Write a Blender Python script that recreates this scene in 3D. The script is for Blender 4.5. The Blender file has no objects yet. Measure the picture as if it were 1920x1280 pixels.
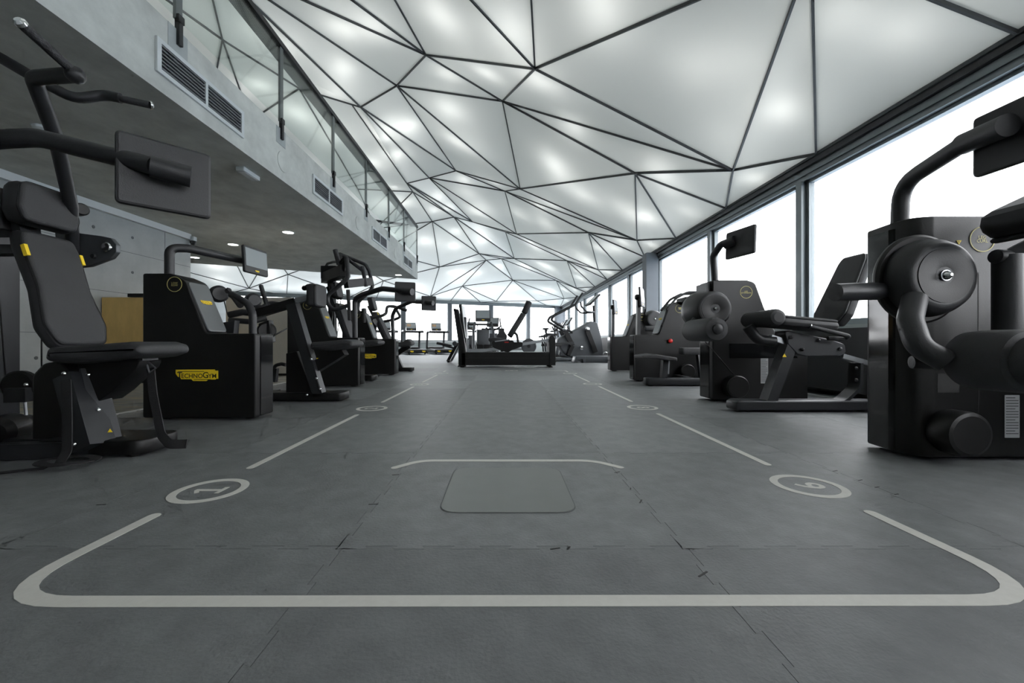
import bpy, bmesh, math, random
from mathutils import Vector, Matrix
R = math.radians
scene = bpy.context.scene
COL = scene.collection
# ------------------------------------------------------------------ camera, world, exposure
cam_d = bpy.data.cameras.new('camera')
cam_d.lens = 14.0
cam_d.sensor_width = 36.0
cam_d.shift_x = 16 / 1920
cam_d.shift_y = 1 / 1920
cam_d.clip_start = 0.02
cam_d.clip_end = 20000
cam = bpy.data.objects.new('camera', cam_d)
cam.location = (0, 0, 0.6)
cam.rotation_euler = (R(90), 0, 0)
COL.objects.link(cam)
scene.camera = cam
scene.view_settings.view_transform = 'Standard'
scene.view_settings.look = 'None'
scene.view_settings.gamma = 1.0
scene.view_settings.use_curve_mapping = False
scene.view_settings.exposure = 0.70
scene.cycles.use_denoising = True
scene.cycles.max_bounces = 5
scene.cycles.diffuse_bounces = 3
scene.cycles.transparent_max_bounces = 12
scene.cycles.sample_clamp_indirect = 8.0
scene.cycles.use_light_tree = True
scene.cycles.use_adaptive_sampling = True
scene.cycles.adaptive_threshold = .075
scene.cycles.adaptive_min_samples = 12
scene.cycles.caustics_reflective = False
scene.cycles.caustics_refractive = False
scene.cycles.glossy_bounces = 3

SKY = 5.4          # overcast sky strength
PANEL_W = 1.4      # watts per square metre of backlit ceiling

w = bpy.data.worlds.new('overcast_sky')
scene.world = w
w.use_nodes = True
nt = w.node_tree
nt.nodes.clear()
o_ = nt.nodes.new('ShaderNodeOutputWorld')
bg = nt.nodes.new('ShaderNodeBackground')
tc = nt.nodes.new('ShaderNodeTexCoord')
mp = nt.nodes.new('ShaderNodeMapping'); mp.inputs['Scale'].default_value = (1.2, 1.2, 9)
nz = nt.nodes.new('ShaderNodeTexNoise'); nz.inputs['Scale'].default_value = 2.2; nz.inputs['Detail'].default_value = 6
cr = nt.nodes.new('ShaderNodeValToRGB')
cr.color_ramp.elements[0].position = .3; cr.color_ramp.elements[0].color = (.62, .635, .66, 1)
cr.color_ramp.elements[1].position = .62; cr.color_ramp.elements[1].color = (.965, .97, .98, 1)
bg.inputs['Strength'].default_value = SKY
for a, b in ((tc.outputs['Generated'], mp.inputs[0]), (mp.outputs[0], nz.inputs[0]), (nz.outputs['Fac'], cr.inputs[0]),
             (cr.outputs[0], bg.inputs[0]), (bg.outputs[0], o_.inputs[0])):
    nt.links.new(a, b)

# ------------------------------------------------------------------ materials
MATS = {}
def mat(name, col, rough=.5, metal=0.0, spec=.5, noise=0.0, nscale=8.0, bump=0.0, bscale=60.0, emit=None, estr=1.0, stretch=(1, 1, 1), rand=0.0, coat=0.0):
    m = bpy.data.materials.new(name)
    m.use_nodes = True
    t = m.node_tree
    p = t.nodes['Principled BSDF']
    p.inputs['Base Color'].default_value = (*col, 1)
    p.inputs['Roughness'].default_value = rough
    p.inputs['Metallic'].default_value = metal
    p.inputs['Specular IOR Level'].default_value = spec
    p.inputs['Coat Weight'].default_value = coat
    if emit:
        p.inputs['Emission Color'].default_value = (*emit, 1)
        p.inputs['Emission Strength'].default_value = estr
    if noise or bump or rand:
        c = t.nodes.new('ShaderNodeTexCoord')
        mpg = t.nodes.new('ShaderNodeMapping'); mpg.inputs['Scale'].default_value = stretch
        t.links.new(c.outputs['Object'], mpg.inputs[0])
    if noise or rand:
        n = t.nodes.new('ShaderNodeTexNoise'); n.inputs['Scale'].default_value = nscale; n.inputs['Detail'].default_value = 7
        n.inputs['Roughness'].default_value = .65
        t.links.new(mpg.outputs[0], n.inputs[0])
        mr = t.nodes.new('ShaderNodeMapRange')
        mr.inputs['From Min'].default_value = .25; mr.inputs['From Max'].default_value = .75
        mr.inputs['To Min'].default_value = 1 - noise; mr.inputs['To Max'].default_value = 1 + noise
        t.links.new(n.outputs['Fac'], mr.inputs['Value'])
        val = mr.outputs[0]
        if rand:
            oi = t.nodes.new('ShaderNodeObjectInfo')
            m2 = t.nodes.new('ShaderNodeMapRange'); m2.inputs['To Min'].default_value = 1 - rand; m2.inputs['To Max'].default_value = 1 + rand
            t.links.new(oi.outputs['Random'], m2.inputs['Value'])
            mu = t.nodes.new('ShaderNodeMath'); mu.operation = 'MULTIPLY'
            t.links.new(val, mu.inputs[0]); t.links.new(m2.outputs[0], mu.inputs[1]); val = mu.outputs[0]
        vm = t.nodes.new('ShaderNodeVectorMath'); vm.operation = 'SCALE'; vm.inputs[0].default_value = col
        t.links.new(val, vm.inputs['Scale'])
        t.links.new(vm.outputs[0], p.inputs['Base Color'])
    if bump:
        n2 = t.nodes.new('ShaderNodeTexNoise'); n2.inputs['Scale'].default_value = bscale; n2.inputs['Detail'].default_value = 4
        t.links.new(mpg.outputs[0], n2.inputs[0])
        b = t.nodes.new('ShaderNodeBump'); b.inputs['Strength'].default_value = bump; b.inputs['Distance'].default_value = .01
        t.links.new(n2.outputs['Fac'], b.inputs['Height']); t.links.new(b.outputs[0], p.inputs['Normal'])
    MATS[name] = m
    return m

mat('rubber_mat', (.147, .156, .158), .52, noise=.24, nscale=9, bump=.16, bscale=110, rand=.18, spec=.45)
mat('floor_paint', (.50, .495, .46), .6, noise=.06, nscale=40)
mat('inset_plate', (.138, .148, .142), .45, noise=.05)
mat('resin_floor', (.16, .175, .185), .48, spec=.28, noise=.08, nscale=1.5)
mat('concrete_grey', (.59, .595, .555), .75, noise=.24, nscale=3.0, bump=.12, bscale=18, stretch=(1, .8, 1))
mat('concrete_wall', (.40, .42, .415), .8, noise=.16, nscale=2.0, bump=.12, bscale=14)
mat('bounce_plaster', (.72, .73, .72), .8, noise=.05)
mat('concrete_seam', (.14, .15, .155), .9)
mat('ceiling_dark', (.20, .215, .215), .85, noise=.1, nscale=2.0, stretch=(6, .6, 1))
mat('window_frame', (.20, .225, .235), .4, .35)
mat('window_frame_dark', (.055, .06, .065), .4, .3)
mat('sill_panel', (.42, .47, .47), .5)
mat('column_paint', (.12, .135, .15), .6, noise=.04)
mat('rib_dark', (.085, .09, .092), .6)
mat('light_metal', (.66, .68, .68), .5, .1)
mat('vent_dark', (.05, .055, .06), .5, .3)
mat('vent_slat', (.20, .21, .215), .4, .4)
mat('rail_metal', (.035, .037, .04), .45, .5)
mat('post_metal', (.16, .18, .18), .4, .5)
mat('white_plastic', (.62, .65, .65), .5)
mat('cream_panel', (.56, .55, .51), .6, noise=.04)
mat('ochre_board', (.70, .48, .17), .6, noise=.25, nscale=3, stretch=(1, 1, .3))
mat('strip_metal', (.45, .46, .45), .5, .2)
mat('lamp_disc', (.9, .9, .9), .5, emit=(1, .98, .94), estr=6)
mat('hazy_land', (.40, .46, .52), .9, noise=.2, nscale=.004)
mat('black_paint', (.0065, .0068, .0073), .42, spec=.38, noise=.08, nscale=6, bump=.05, bscale=220)
mat('black_gloss', (.006, .0065, .007), .08, spec=.5)
mat('frame_grey', (.024, .026, .029), .42, .2, bump=.05, bscale=200)
mat('tube_black', (.020, .021, .0235), .45, bump=.08, bscale=250)
mat('upholstery', (.031, .0322, .0345), .62, noise=.08, nscale=30, bump=.25, bscale=320)
mat('upholstery_edge', (.017, .018, .020), .6)
mat('fascia_grey', (.15, .16, .165), .35, .3)
mat('rubber_grip', (.03, .031, .033), .7, bump=.5, bscale=150)
mat('chrome', (.75, .77, .78), .15, 1.0)
mat('steel', (.42, .44, .46), .35, .9)
mat('yellow', (.92, .66, .02), .5)
mat('yellow_ring', (.62, .55, .20), .5)
mat('black_print', (.01, .01, .01), .6)
mat('white_print', (.75, .76, .76), .6)
mat('label_grey', (.34, .35, .36), .6)
mat('red_plastic', (.55, .012, .012), .35)
mat('screen_glass', (.30, .33, .34), .12, spec=.6)
mat('display_back', (.022, .023, .025), .5, bump=.1, bscale=200)
mat('screen_lit', (.05, .05, .05), .2, emit=(.35, .22, .10), estr=.6)
mat('trainer_grey', (.085, .092, .10), .4, .3)
mat('strap_black', (.016, .016, .018), .7, bump=.3, bscale=300)
mat('green_plastic', (.03, .2, .08), .5)

def nodes_of(name):
    m = bpy.data.materials.new(name); m.use_nodes = True; m.node_tree.nodes.clear(); MATS[name] = m
    t = m.node_tree; out = t.nodes.new('ShaderNodeOutputMaterial'); return t, out
# backlit stretched membrane: half passes the lamps behind it, half reflects the room
t, out = nodes_of('membrane')
tr = t.nodes.new('ShaderNodeBsdfTranslucent'); tr.inputs[0].default_value = (.80, .82, .81, 1)
df = t.nodes.new('ShaderNodeBsdfDiffuse'); df.inputs[0].default_value = (.78, .80, .80, 1)
mx = t.nodes.new('ShaderNodeMixShader'); mx.inputs[0].default_value = .32
t.links.new(tr.outputs[0], mx.inputs[1]); t.links.new(df.outputs[0], mx.inputs[2]); t.links.new(mx.outputs[0], out.inputs[0])
def glassmat(name, tint, f0):
    t, out = nodes_of(name)
    tp = t.nodes.new('ShaderNodeBsdfTransparent'); tp.inputs[0].default_value = (*tint, 1)
    gl = t.nodes.new('ShaderNodeBsdfGlossy'); gl.inputs['Roughness'].default_value = .02
    lw = t.nodes.new('ShaderNodeLayerWeight'); lw.inputs['Blend'].default_value = .5
    pw = t.nodes.new('ShaderNodeMath'); pw.operation = 'POWER'; pw.inputs[1].default_value = 5
    fr = t.nodes.new('ShaderNodeMath'); fr.operation = 'MULTIPLY_ADD'; fr.inputs[1].default_value = 1 - f0; fr.inputs[2].default_value = f0
    t.links.new(lw.outputs['Facing'], pw.inputs[0]); t.links.new(pw.outputs[0], fr.inputs[0])
    mx = t.nodes.new('ShaderNodeMixShader')
    t.links.new(fr.outputs[0], mx.inputs[0]); t.links.new(tp.outputs[0], mx.inputs[1]); t.links.new(gl.outputs[0], mx.inputs[2]); t.links.new(mx.outputs[0], out.inputs[0])
glassmat('window_glass', (.985, .99, .995), .03)
glassmat('rail_glass', (.93, .965, .955), .035)
# perforated sheet (flat fine pattern)
def perfmat(name, base, hole, scale):
    t, out = nodes_of(name)
    p = t.nodes.new('ShaderNodeBsdfPrincipled'); p.inputs['Roughness'].default_value = .5
    c = t.nodes.new('ShaderNodeTexCoord'); v = t.nodes.new('ShaderNodeTexVoronoi'); v.inputs['Scale'].default_value = scale; v.inputs['Randomness'].default_value = 0
    r = t.nodes.new('ShaderNodeValToRGB'); r.color_ramp.interpolation = 'CONSTANT'
    r.color_ramp.elements[0].color = (*hole, 1); r.color_ramp.elements[1].color = (*base, 1); r.color_ramp.elements[1].position = .33
    t.links.new(c.outputs['Object'], v.inputs[0]); t.links.new(v.outputs['Distance'], r.inputs[0]); t.links.new(r.outputs[0], p.inputs['Base Color']); t.links.new(p.outputs[0], out.inputs[0])
perfmat('perforated_dark', (.028, .03, .033), (.004, .004, .004), 28)
perfmat('perforated_header', (.035, .037, .04), (.12, .125, .13), 34)
perfmat('perforated_rail', (.26, .27, .27), (.26, .27, .27), 46)
t = MATS['perforated_rail'].node_tree            # punched sheet: the holes are open
pb = [n for n in t.nodes if n.type == 'BSDF_PRINCIPLED'][0]; vo = [n for n in t.nodes if n.type == 'TEX_VORONOI'][0]; ou = [n for n in t.nodes if n.type == 'OUTPUT_MATERIAL'][0]
gt = t.nodes.new('ShaderNodeMath'); gt.operation = 'GREATER_THAN'; gt.inputs[1].default_value = .36; t.links.new(vo.outputs['Distance'], gt.inputs[0])
tpn = t.nodes.new('ShaderNodeBsdfTransparent'); mxn = t.nodes.new('ShaderNodeMixShader')
t.links.new(gt.outputs[0], mxn.inputs[0]); t.links.new(tpn.outputs[0], mxn.inputs[1]); t.links.new(pb.outputs[0], mxn.inputs[2]); t.links.new(mxn.outputs[0], ou.inputs[0])
# streaky carpet
t, out = nodes_of('carpet')
p = t.nodes.new('ShaderNodeBsdfPrincipled'); p.inputs['Roughness'].default_value = .9
c = t.nodes.new('ShaderNodeTexCoord'); mg = t.nodes.new('ShaderNodeMapping'); mg.inputs['Scale'].default_value = (.9, 9, 1)
n = t.nodes.new('ShaderNodeTexNoise'); n.inputs['Scale'].default_value = 3; n.inputs['Detail'].default_value = 5
r = t.nodes.new('ShaderNodeValToRGB'); e = r.color_ramp.elements
e[0].position = .35; e[0].color = (.10, .10, .095, 1); e[1].position = .68; e[1].color = (.30, .24, .12, 1)
x = e.new(.5); x.color = (.20, .20, .18, 1)
for a, b in ((c.outputs['Object'], mg.inputs[0]), (mg.outputs[0], n.inputs[0]), (n.outputs['Fac'], r.inputs[0]), (r.outputs[0], p.inputs['Base Color']), (p.outputs[0], out.inputs[0])):
    t.links.new(a, b)

# ------------------------------------------------------------------ mesh helpers
def V(*a): return Vector(a)
def fillet(pts, rad, seg=5):
    pts = [Vector(p) for p in pts]
    if rad <= 0 or len(pts) < 3: return pts
    out = [pts[0]]
    for i in range(1, len(pts) - 1):
        a, b, c = pts[i - 1], pts[i], pts[i + 1]
        d1, d2 = (a - b), (c - b)
        l1, l2 = d1.length, d2.length
        d1.normalize(); d2.normalize()
        ang = d1.angle(d2, math.pi)
        if ang > math.pi - .02: out.append(b); continue
        k = min(rad / math.tan(ang / 2), l1 * .49, l2 * .49)
        p0, p2 = b + d1 * k, b + d2 * k
        for s in range(seg + 1):
            u = s / seg
            out.append(p0 * (1 - u) ** 2 + b * 2 * u * (1 - u) + p2 * u * u)
    out.append(pts[-1])
    return out
def fil2(poly, rads, seg=5):
    """round the corners of a closed 2-d polygon"""
    n = len(poly); out = []
    if not isinstance(rads, (list, tuple)): rads = [rads] * n
    for i in range(n):
        a, b, c = Vector(poly[i - 1]), Vector(poly[i]), Vector(poly[(i + 1) % n])
        r = rads[i]
        if r <= 0: out.append(tuple(b)); continue
        d1, d2 = a - b, c - b
        l1, l2 = d1.length, d2.length
        d1.normalize(); d2.normalize()
        ang = math.acos(max(-1, min(1, d1.dot(d2))))
        k = min(r / max(.05, math.tan(ang / 2)), l1 * .49, l2 * .49)
        p0, p2 = b + d1 * k, b + d2 * k
        for s in range(seg + 1):
            u = s / seg
            out.append(tuple(p0 * (1 - u) ** 2 + b * 2 * u * (1 - u) + p2 * u * u))
    return out
def rrect(w, h, r, seg=4):
    return fil2([(-w / 2, -h / 2), (w / 2, -h / 2), (w / 2, h / 2), (-w / 2, h / 2)], r, seg)
def basis(z, up=None):
    z = Vector(z).normalized()
    u = Vector(up) if up else (V(0, 0, 1) if abs(z.z) < .95 else V(1, 0, 0))
    x = u.cross(z).normalized()
    return x, z.cross(x), z
def frame(o, xa, ya):
    """matrix with origin o, local x along xa, local y towards ya"""
    xa = Vector(xa).normalized(); za = xa.cross(Vector(ya)).normalized(); ya = za.cross(xa)
    M = Matrix((xa, ya, za)).transposed().to_4x4(); M.translation = Vector(o); return M

class MB:
    def __init__(s): s.v = []; s.f = []; s.sm = []
    def add(s, vs, fs, smooth=False):
        k = len(s.v); s.v += [tuple(v) for v in vs]
        for f in fs: s.f.append(tuple(i + k for i in f)); s.sm.append(smooth)
        return s
    def box(s, x0, x1, y0, y1, z0, z1, M=None, bev=0):
        if bev: return s.prism(rrect(x1 - x0, y1 - y0, bev, 3), z0, z1, (Matrix.Identity(4) if M is None else M) @ Matrix.Translation(((x0 + x1) / 2, (y0 + y1) / 2, 0)), bev * .6)
        vs = [Vector((x, y, z)) for z in (z0, z1) for (x, y) in ((x0, y0), (x1, y0), (x1, y1), (x0, y1))]
        if M is not None: vs = [M @ v for v in vs]
        return s.add(vs, [(3, 2, 1, 0), (4, 5, 6, 7), (0, 1, 5, 4), (1, 2, 6, 5), (2, 3, 7, 6), (3, 0, 4, 7)])
    def prism(s, poly, z0, z1, M=None, bev=0, smooth=False, bseg=2):
        """2-d polygon (ccw) swept along local z; bev rounds both rims"""
        n = len(poly)
        area = sum(poly[i - 1][0] * poly[i][1] - poly[i][0] * poly[i - 1][1] for i in range(n))
        if area < 0: poly = list(reversed(poly))
        rings = []
        if bev:
            def inset(d):
                out = []
                for i in range(n):
                    a, b, c = Vector(poly[i - 1]), Vector(poly[i]), Vector(poly[(i + 1) % n])
                    e1, e2 = (b - a), (c - b)
                    if e1.length < 1e-9: e1 = e2
                    if e2.length < 1e-9: e2 = e1
                    n1 = Vector((-e1.y, e1.x)).normalized(); n2 = Vector((-e2.y, e2.x)).normalized()
                    m = n1 + n2
                    m = m / max(.35, m.length_squared / 2) if m.length > 1e-6 else n1
                    out.append(b + m * d)
                return out
            st = [(bev * (1 - math.sin(k / bseg * math.pi / 2)), bev * (1 - math.cos(k / bseg * math.pi / 2))) for k in range(bseg + 1)]
            for d, h in st: rings.append((inset(d), z0 + h))
            for d, h in reversed(st): rings.append((inset(d), z1 - h))
        else:
            rings = [(poly, z0), (poly, z1)]
        vs = [Vector((p[0], p[1], z)) for r, z in rings for p in r]
        if M is not None: vs = [M @ v for v in vs]
        k = len(rings); fs = []
        for a in range(k - 1):
            for i in range(n):
                j = (i + 1) % n
                fs.append((a * n + i, a * n + j, (a + 1) * n + j, (a + 1) * n + i))
        s.add(vs, fs, smooth or bool(bev))
        b = len(s.v) - len(vs)
        s.f.append(tuple(b + i for i in reversed(range(n)))); s.sm.append(False)
        s.f.append(tuple(b + (k - 1) * n + i for i in range(n))); s.sm.append(False)
        return s
    def tube(s, pts, rad, rnd=0, sides=12, seg=5, caps=True, prof=None, up=None):
        """round (or profiled) bar swept along a polyline with rounded bends"""
        pts = fillet(pts, rnd, seg) if rnd else [Vector(p) for p in pts]
        n = len(pts)
        tg = []
        for i in range(n):
            d = (pts[min(i + 1, n - 1)] - pts[max(i - 1, 0)]); tg.append(d.normalized())
        x, y, z = basis(tg[0], up)
        if prof is None: prof = [(math.cos(2 * math.pi * k / sides), math.sin(2 * math.pi * k / sides)) for k in range(sides)]; smooth = True
        else: smooth = False
        m = len(prof); vs = []
        for i in range(n):
            if i:
                q = tg[i - 1].rotation_difference(tg[i]); x = q @ x; y = q @ y
            r = rad[i] if isinstance(rad, (list, tuple)) and not rnd else rad
            for a, b in prof: vs.append(pts[i] + x * (a * r) + y * (b * r))
        fs = [(i * m + k, i * m + (k + 1) % m, (i + 1) * m + (k + 1) % m, (i + 1) * m + k) for i in range(n - 1) for k in range(m)]
        b = len(s.v); s.add(vs, fs, smooth)
        if caps:
            s.f.append(tuple(b + k for k in reversed(range(m)))); s.sm.append(False)
            s.f.append(tuple(b + (n - 1) * m + k for k in range(m))); s.sm.append(False)
        return s
    def bar(s, a, b, w, h, up=None):
        """rectangular bar from a to b: w across, h along up"""
        return s.tube([a, b], 1, prof=[(-w / 2, -h / 2), (w / 2, -h / 2), (w / 2, h / 2), (-w / 2, h / 2)], up=up)
    def lathe(s, prof, o, axis, sides=24, up=None):
        """profile [(radius, height)] turned about axis through o"""
        x, y, z = basis(axis, up); o = Vector(o); vs = []; fs = []; m = sides
        for r, h in prof:
            for k in range(m):
                a = 2 * math.pi * k / m
                vs.append(o + z * h + (x * math.cos(a) + y * math.sin(a)) * max(r, 1e-4))
        for i in range(len(prof) - 1):
            for k in range(m): fs.append((i * m + k, i * m + (k + 1) % m, (i + 1) * m + (k + 1) % m, (i + 1) * m + k))
        b = len(s.v); s.add(vs, fs, True)
        s.f.append(tuple(b + k for k in reversed(range(m)))); s.sm.append(False)
        s.f.append(tuple(b + (len(prof) - 1) * m + k for k in range(m))); s.sm.append(False)
        return s
    def disc(s, o, axis, r, t, sides=24, bev=0):
        b = bev or min(t * .25, r * .2)
        return s.lathe([(r - b, -t / 2), (r, -t / 2 + b), (r, t / 2 - b), (r - b, t / 2)], o, axis, sides)
    def roll(s, a, b, r, sides=20, end=.25):
        a, b = Vector(a), Vector(b); L = (b - a).length; e = r * end
        return s.lathe([(r * .55, 0), (r - e * .3, e * .25), (r, e), (r, L - e), (r - e * .3, L - e * .25), (r * .55, L)], a, b - a, sides)
    def ring(s, M, r0, r1, t, sides=40):
        """flat ring in local xy of M, thickness t"""
        vs = []
        for z in (0, t):
            for r in (r0, r1):
                for k in range(sides):
                    a = 2 * math.pi * k / sides; vs.append(M @ Vector((r * math.cos(a), r * math.sin(a), z)))
        q = sides; fs = []
        for k in range(q):
            j = (k + 1) % q
            fs += [(2 * q + k, 3 * q + k, 3 * q + j, 2 * q + j), (k, j, q + j, q + k), (q + k, q + j, 3 * q + j, 3 * q + k), (k, 2 * q + k, 2 * q + j, j)]
        return s.add(vs, fs)
    def build(s, name, m, parent=None, **kw):
        me = bpy.data.meshes.new(name)
        me.from_pydata(s.v, [], s.f)
        me.polygons.foreach_set('use_smooth', s.sm)
        me.materials.append(MATS[m])
        me.update()
        bm = bmesh.new(); bm.from_mesh(me); bmesh.ops.recalc_face_normals(bm, faces=bm.faces); bm.to_mesh(me); bm.free()
        if any(s.sm): me.set_sharp_from_angle(angle=R(40)); me.polygons.foreach_set('use_smooth', s.sm); me.update()
        return link(name, me, parent, **kw)
def link(name, data, parent=None, label=None, cat=None, group=None, kind=None, loc=None, M=None):
    o = bpy.data.objects.new(name, data); COL.objects.link(o)
    if parent: o.parent = parent
    if loc: o.location = loc
    if M is not None: o.matrix_local = M
    tag(o, label, cat, group, kind)
    return o
def tag(o, label=None, cat=None, group=None, kind=None):
    if label: o['label'] = label
    if cat: o['category'] = cat
    if group: o['group'] = group
    if kind: o['kind'] = kind
    return o
def thing(name, label, cat, loc=(0, 0, 0), rz=0, group=None):
    o = link(name, None, None, label, cat, group, loc=loc); o.rotation_euler.z = rz; o.empty_display_size = .1
    return o
def struct(name, parent=None): return link(name, None, parent, kind='structure' if parent is None else None)
def bx(name, m, x0, x1, y0, y1, z0, z1, parent=None, **kw):
    return MB().box(x0, x1, y0, y1, z0, z1).build(name, m, parent, **kw)
def copy_tree(o, parent=None):
    c = o.copy(); COL.objects.link(c); c.parent = parent
    for ch in o.children: copy_tree(ch, c)
    return c
TXT = {}
def text_mesh(txt, m, spacing=1.0, bold=0.0):
    k = (txt, m)
    if k in TXT: return TXT[k]
    cu = bpy.data.curves.new('lettering', 'FONT'); cu.body = txt; cu.align_x = 'CENTER'; cu.align_y = 'CENTER'
    cu.size = 1; cu.extrude = .008; cu.space_character = spacing; cu.offset = bold; cu.space_line = .8; cu.resolution_u = 3
    ob = bpy.data.objects.new('lettering', cu); COL.objects.link(ob)
    dg = bpy.context.evaluated_depsgraph_get(); dg.update()
    me = bpy.data.meshes.new_from_object(ob.evaluated_get(dg)); me.materials.clear(); me.materials.append(MATS[m])
    bpy.data.objects.remove(ob); bpy.data.curves.remove(cu)
    TXT[k] = me
    return me
def lettering(txt, m, M, size, parent, bold=0.0, name='lettering', sx=1.0):
    return link(name, text_mesh(txt, m, bold=bold), parent, M=M @ Matrix.Diagonal((size * sx, size, size, 1)))
# ------------------------------------------------------------------ floor
floor = bx('floor', 'resin_floor', -14.2, 4.2, -6, 30, -.3, -.012, kind='structure')
RX0, RX1, RY1 = -3.2, 3.5, 11.5
TX = [-3.2, -2.485, -1.485, -.485, .52, 1.525, 2.53, 3.5]
TY = [-5.85 + k for k in range(18)]; TY = [1.155 + (k - 4) * .995 for k in range(15)]; TY[-1] = 11.5
def teeth(a, b, flip):
    """puzzle edge between two corners"""
    a, b = Vector(a), Vector(b); d = (b - a); L = d.length; d.normalize(); n = Vector((-d.y, d.x)) * (1 if flip else -1)
    k = max(2, round(L / .083)); st = L / k; out = [a]
    for i in range(k):
        s = .018 * (1 if i % 2 else 0)
        c = a + d * (st * i)
        if i % 2:
            for u, h in ((.04, 0), (-.06, 1), (1.06, 1), (.96, 0)): out.append(c + d * (st * u) + n * (.017 * h))
    return [tuple(p) for p in out]
def mat_tile(x0, x1, y0, y1):
    e = .0007
    x0 += e; x1 -= e; y0 += e; y1 -= e
    w, h = (x1 - x0) / 2, (y1 - y0) / 2
    # bottom edge bulges in, top edge bulges out so neighbours interlock
    poly = teeth((-w, -h), (w, -h), True) + teeth((w, -h), (w, h), False) + list(reversed(teeth((-w, h), (w, h), True)))[0:0]
    top = teeth((-w, h), (w, h), True); top = top + [(w, h)]
    left = teeth((-w, -h), (-w, h), False)
    poly = teeth((-w, -h), (w, -h), True) + teeth((w, -h), (w, h), False) + [(w, h)] + list(reversed(top[:-1])) + list(reversed(left))[:-1]
    seen = []; 
    for p in poly:
        if not seen or (Vector(p) - Vector(seen[-1])).length > 1e-5: seen.append(p)
    return seen
tiles = {}
for i in range(len(TX) - 1):
    for j in range(len(TY) - 1):
        w, h = round(TX[i + 1] - TX[i], 3), round(TY[j + 1] - TY[j], 3)
        k = (w, h)
        if k not in tiles:
            tiles[k] = MB().prism(mat_tile(-w / 2, w / 2, -h / 2, h / 2), -.012, 0).build('mat_tile', 'rubber_mat', floor).data
            o = floor.children[-1]
        else:
            o = link('mat_tile', tiles[k], floor)
        o.location = ((TX[i] + TX[i + 1]) / 2, (TY[j] + TY[j + 1]) / 2, 0)
# carpet strip to the left and metal edge strips
bx('carpet', 'carpet', -14, -3.25, -5.5, 11.4, -.012, -.001, floor)
bx('edge_strip', 'strip_metal', -3.25, -3.2, -5.5, 11.5, -.012, .003, floor)
bx('edge_strip', 'strip_metal', 3.5, 3.56, -2.9, 11.5, -.012, .003, floor)
# painted court lines: a rounded rectangle broken by numbered rings
def paint(name, poly, z=.0012): return MB().prism(poly, .0002, z).build(name, 'floor_paint', floor)
def stripe(pts, wd, rnd=0, seg=8, cap=True):
    pts = fillet([(*p, 0) for p in pts], rnd, seg); L = []; Rr = []
    n = len(pts)
    for i in range(n):
        d = (pts[min(i + 1, n - 1)] - pts[max(i - 1, 0)]).normalized(); nn = V(-d.y, d.x, 0) * wd / 2
        L.append(pts[i] + nn); Rr.append(pts[i] - nn)
    d0 = (pts[0] - pts[1]).normalized(); d1 = (pts[-1] - pts[-2]).normalized()
    capa = [pts[-1] + (Vector((-d1.y, d1.x, 0)) * math.cos(a) + d1 * math.sin(a)) * wd / 2 for a in [math.pi * k / 6 for k in range(1, 6)]]
    capb = [pts[0] + (Vector((-d0.y, d0.x, 0)) * math.cos(a) + d0 * math.sin(a)) * wd / 2 for a in [math.pi * k / 6 for k in range(1, 6)]]
    poly = L + capa + list(reversed(Rr)) + capb
    return [(p.x, p.y) for p in poly]
LX, RX = -1.207, 1.292
WD = .04
def st(*a, **k): return paint('painted_line', stripe(*a, **k))
st([(LX, 1.375), (LX, .92), (RX, .926), (RX, 1.40)], WD, rnd=.19)
for y0, y1 in ((1.90, 3.28), (3.97, 5.33), (5.95, 7.25)): st([(LX, y0), (LX, y1)], WD * .9)
for y0, y1 in ((1.95, 3.33), (4.02, 5.38), (6.0, 7.3)): st([(RX, y0), (RX, y1)], WD * .9)
st([(LX, 8.0), (LX, 8.35), (-.06, 8.35)], WD, rnd=.1); st([(RX, 8.0), (RX, 8.35), (.5, 8.35)], WD, rnd=.1)
st([(-.52, 1.90), (-.42, 2.015), (.58, 2.015), (.6, 2.015), (.565, 1.92)][0:2] + [(.45, 2.015), (.56, 1.905)], WD * .85, rnd=.18)
def ring_no(x, y, n, rz, r=.136):
    MB().ring(Matrix.Translation((x, y, .0002)), r - .03, r, .001, 48).build('number_ring', 'floor_paint', floor)
    if n == '1':
        M1 = Matrix.Translation((x, y, .0003)) @ Matrix.Rotation(rz, 4, 'Z')
        MB().prism([(-.034, -.058), (.034, -.058), (.034, -.041), (.010, -.041), (.010, .058), (-.006, .058), (-.036, .036), (-.027, .023), (-.010, .034), (-.010, -.041), (-.034, -.041)], 0, .001, M1).build('painted_number', 'floor_paint', floor)
        return
    lettering(n, 'floor_paint', Matrix.Translation((x, y, .0006)) @ Matrix.Rotation(rz, 4, 'Z') @ Matrix.Diagonal((1, 1, .06, 1)), .155, floor, bold=.02, name='painted_number')
for k, (y, n) in enumerate(((1.612, '1'), (3.60, '2'), (5.64, '3'), (7.62, '4'))): ring_no(LX + .018, y, n, R(90))
for k, (y, n) in enumerate(((1.664, '9'), (3.65, '8'), (5.70, '7'), (7.62, '6'))): ring_no(RX - .018, y, n, R(-90))
ring_no(.17, 8.35, '5', 0)
# torn corners along the mat joints
for gx, gy, l, rz in ((.517, 1.50, .035, 60), (.524, 1.836, .03, 30), (-.487, 1.80, .03, 10), (-.481, 1.474, .035, 5), (1.545, 1.855, .03, 20), (1.55, 1.73, .03, 25), (1.545, 1.647, .025, 20), (1.55, 1.57, .02, 15), (-1.485, 1.47, .03, 10), (.516, 1.03, .04, 35), (.52, 1.63, .02, 70), (.15, 1.157, .03, 15), (.19, 1.16, .02, 60)):
    MB().box(-l / 2, l / 2, -.0025, .0025, -.001, .0008, Matrix.Translation((gx, gy, 0)) @ Matrix.Rotation(R(rz), 4, 'Z')).build('mat_gap', 'black_print', floor)
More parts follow.
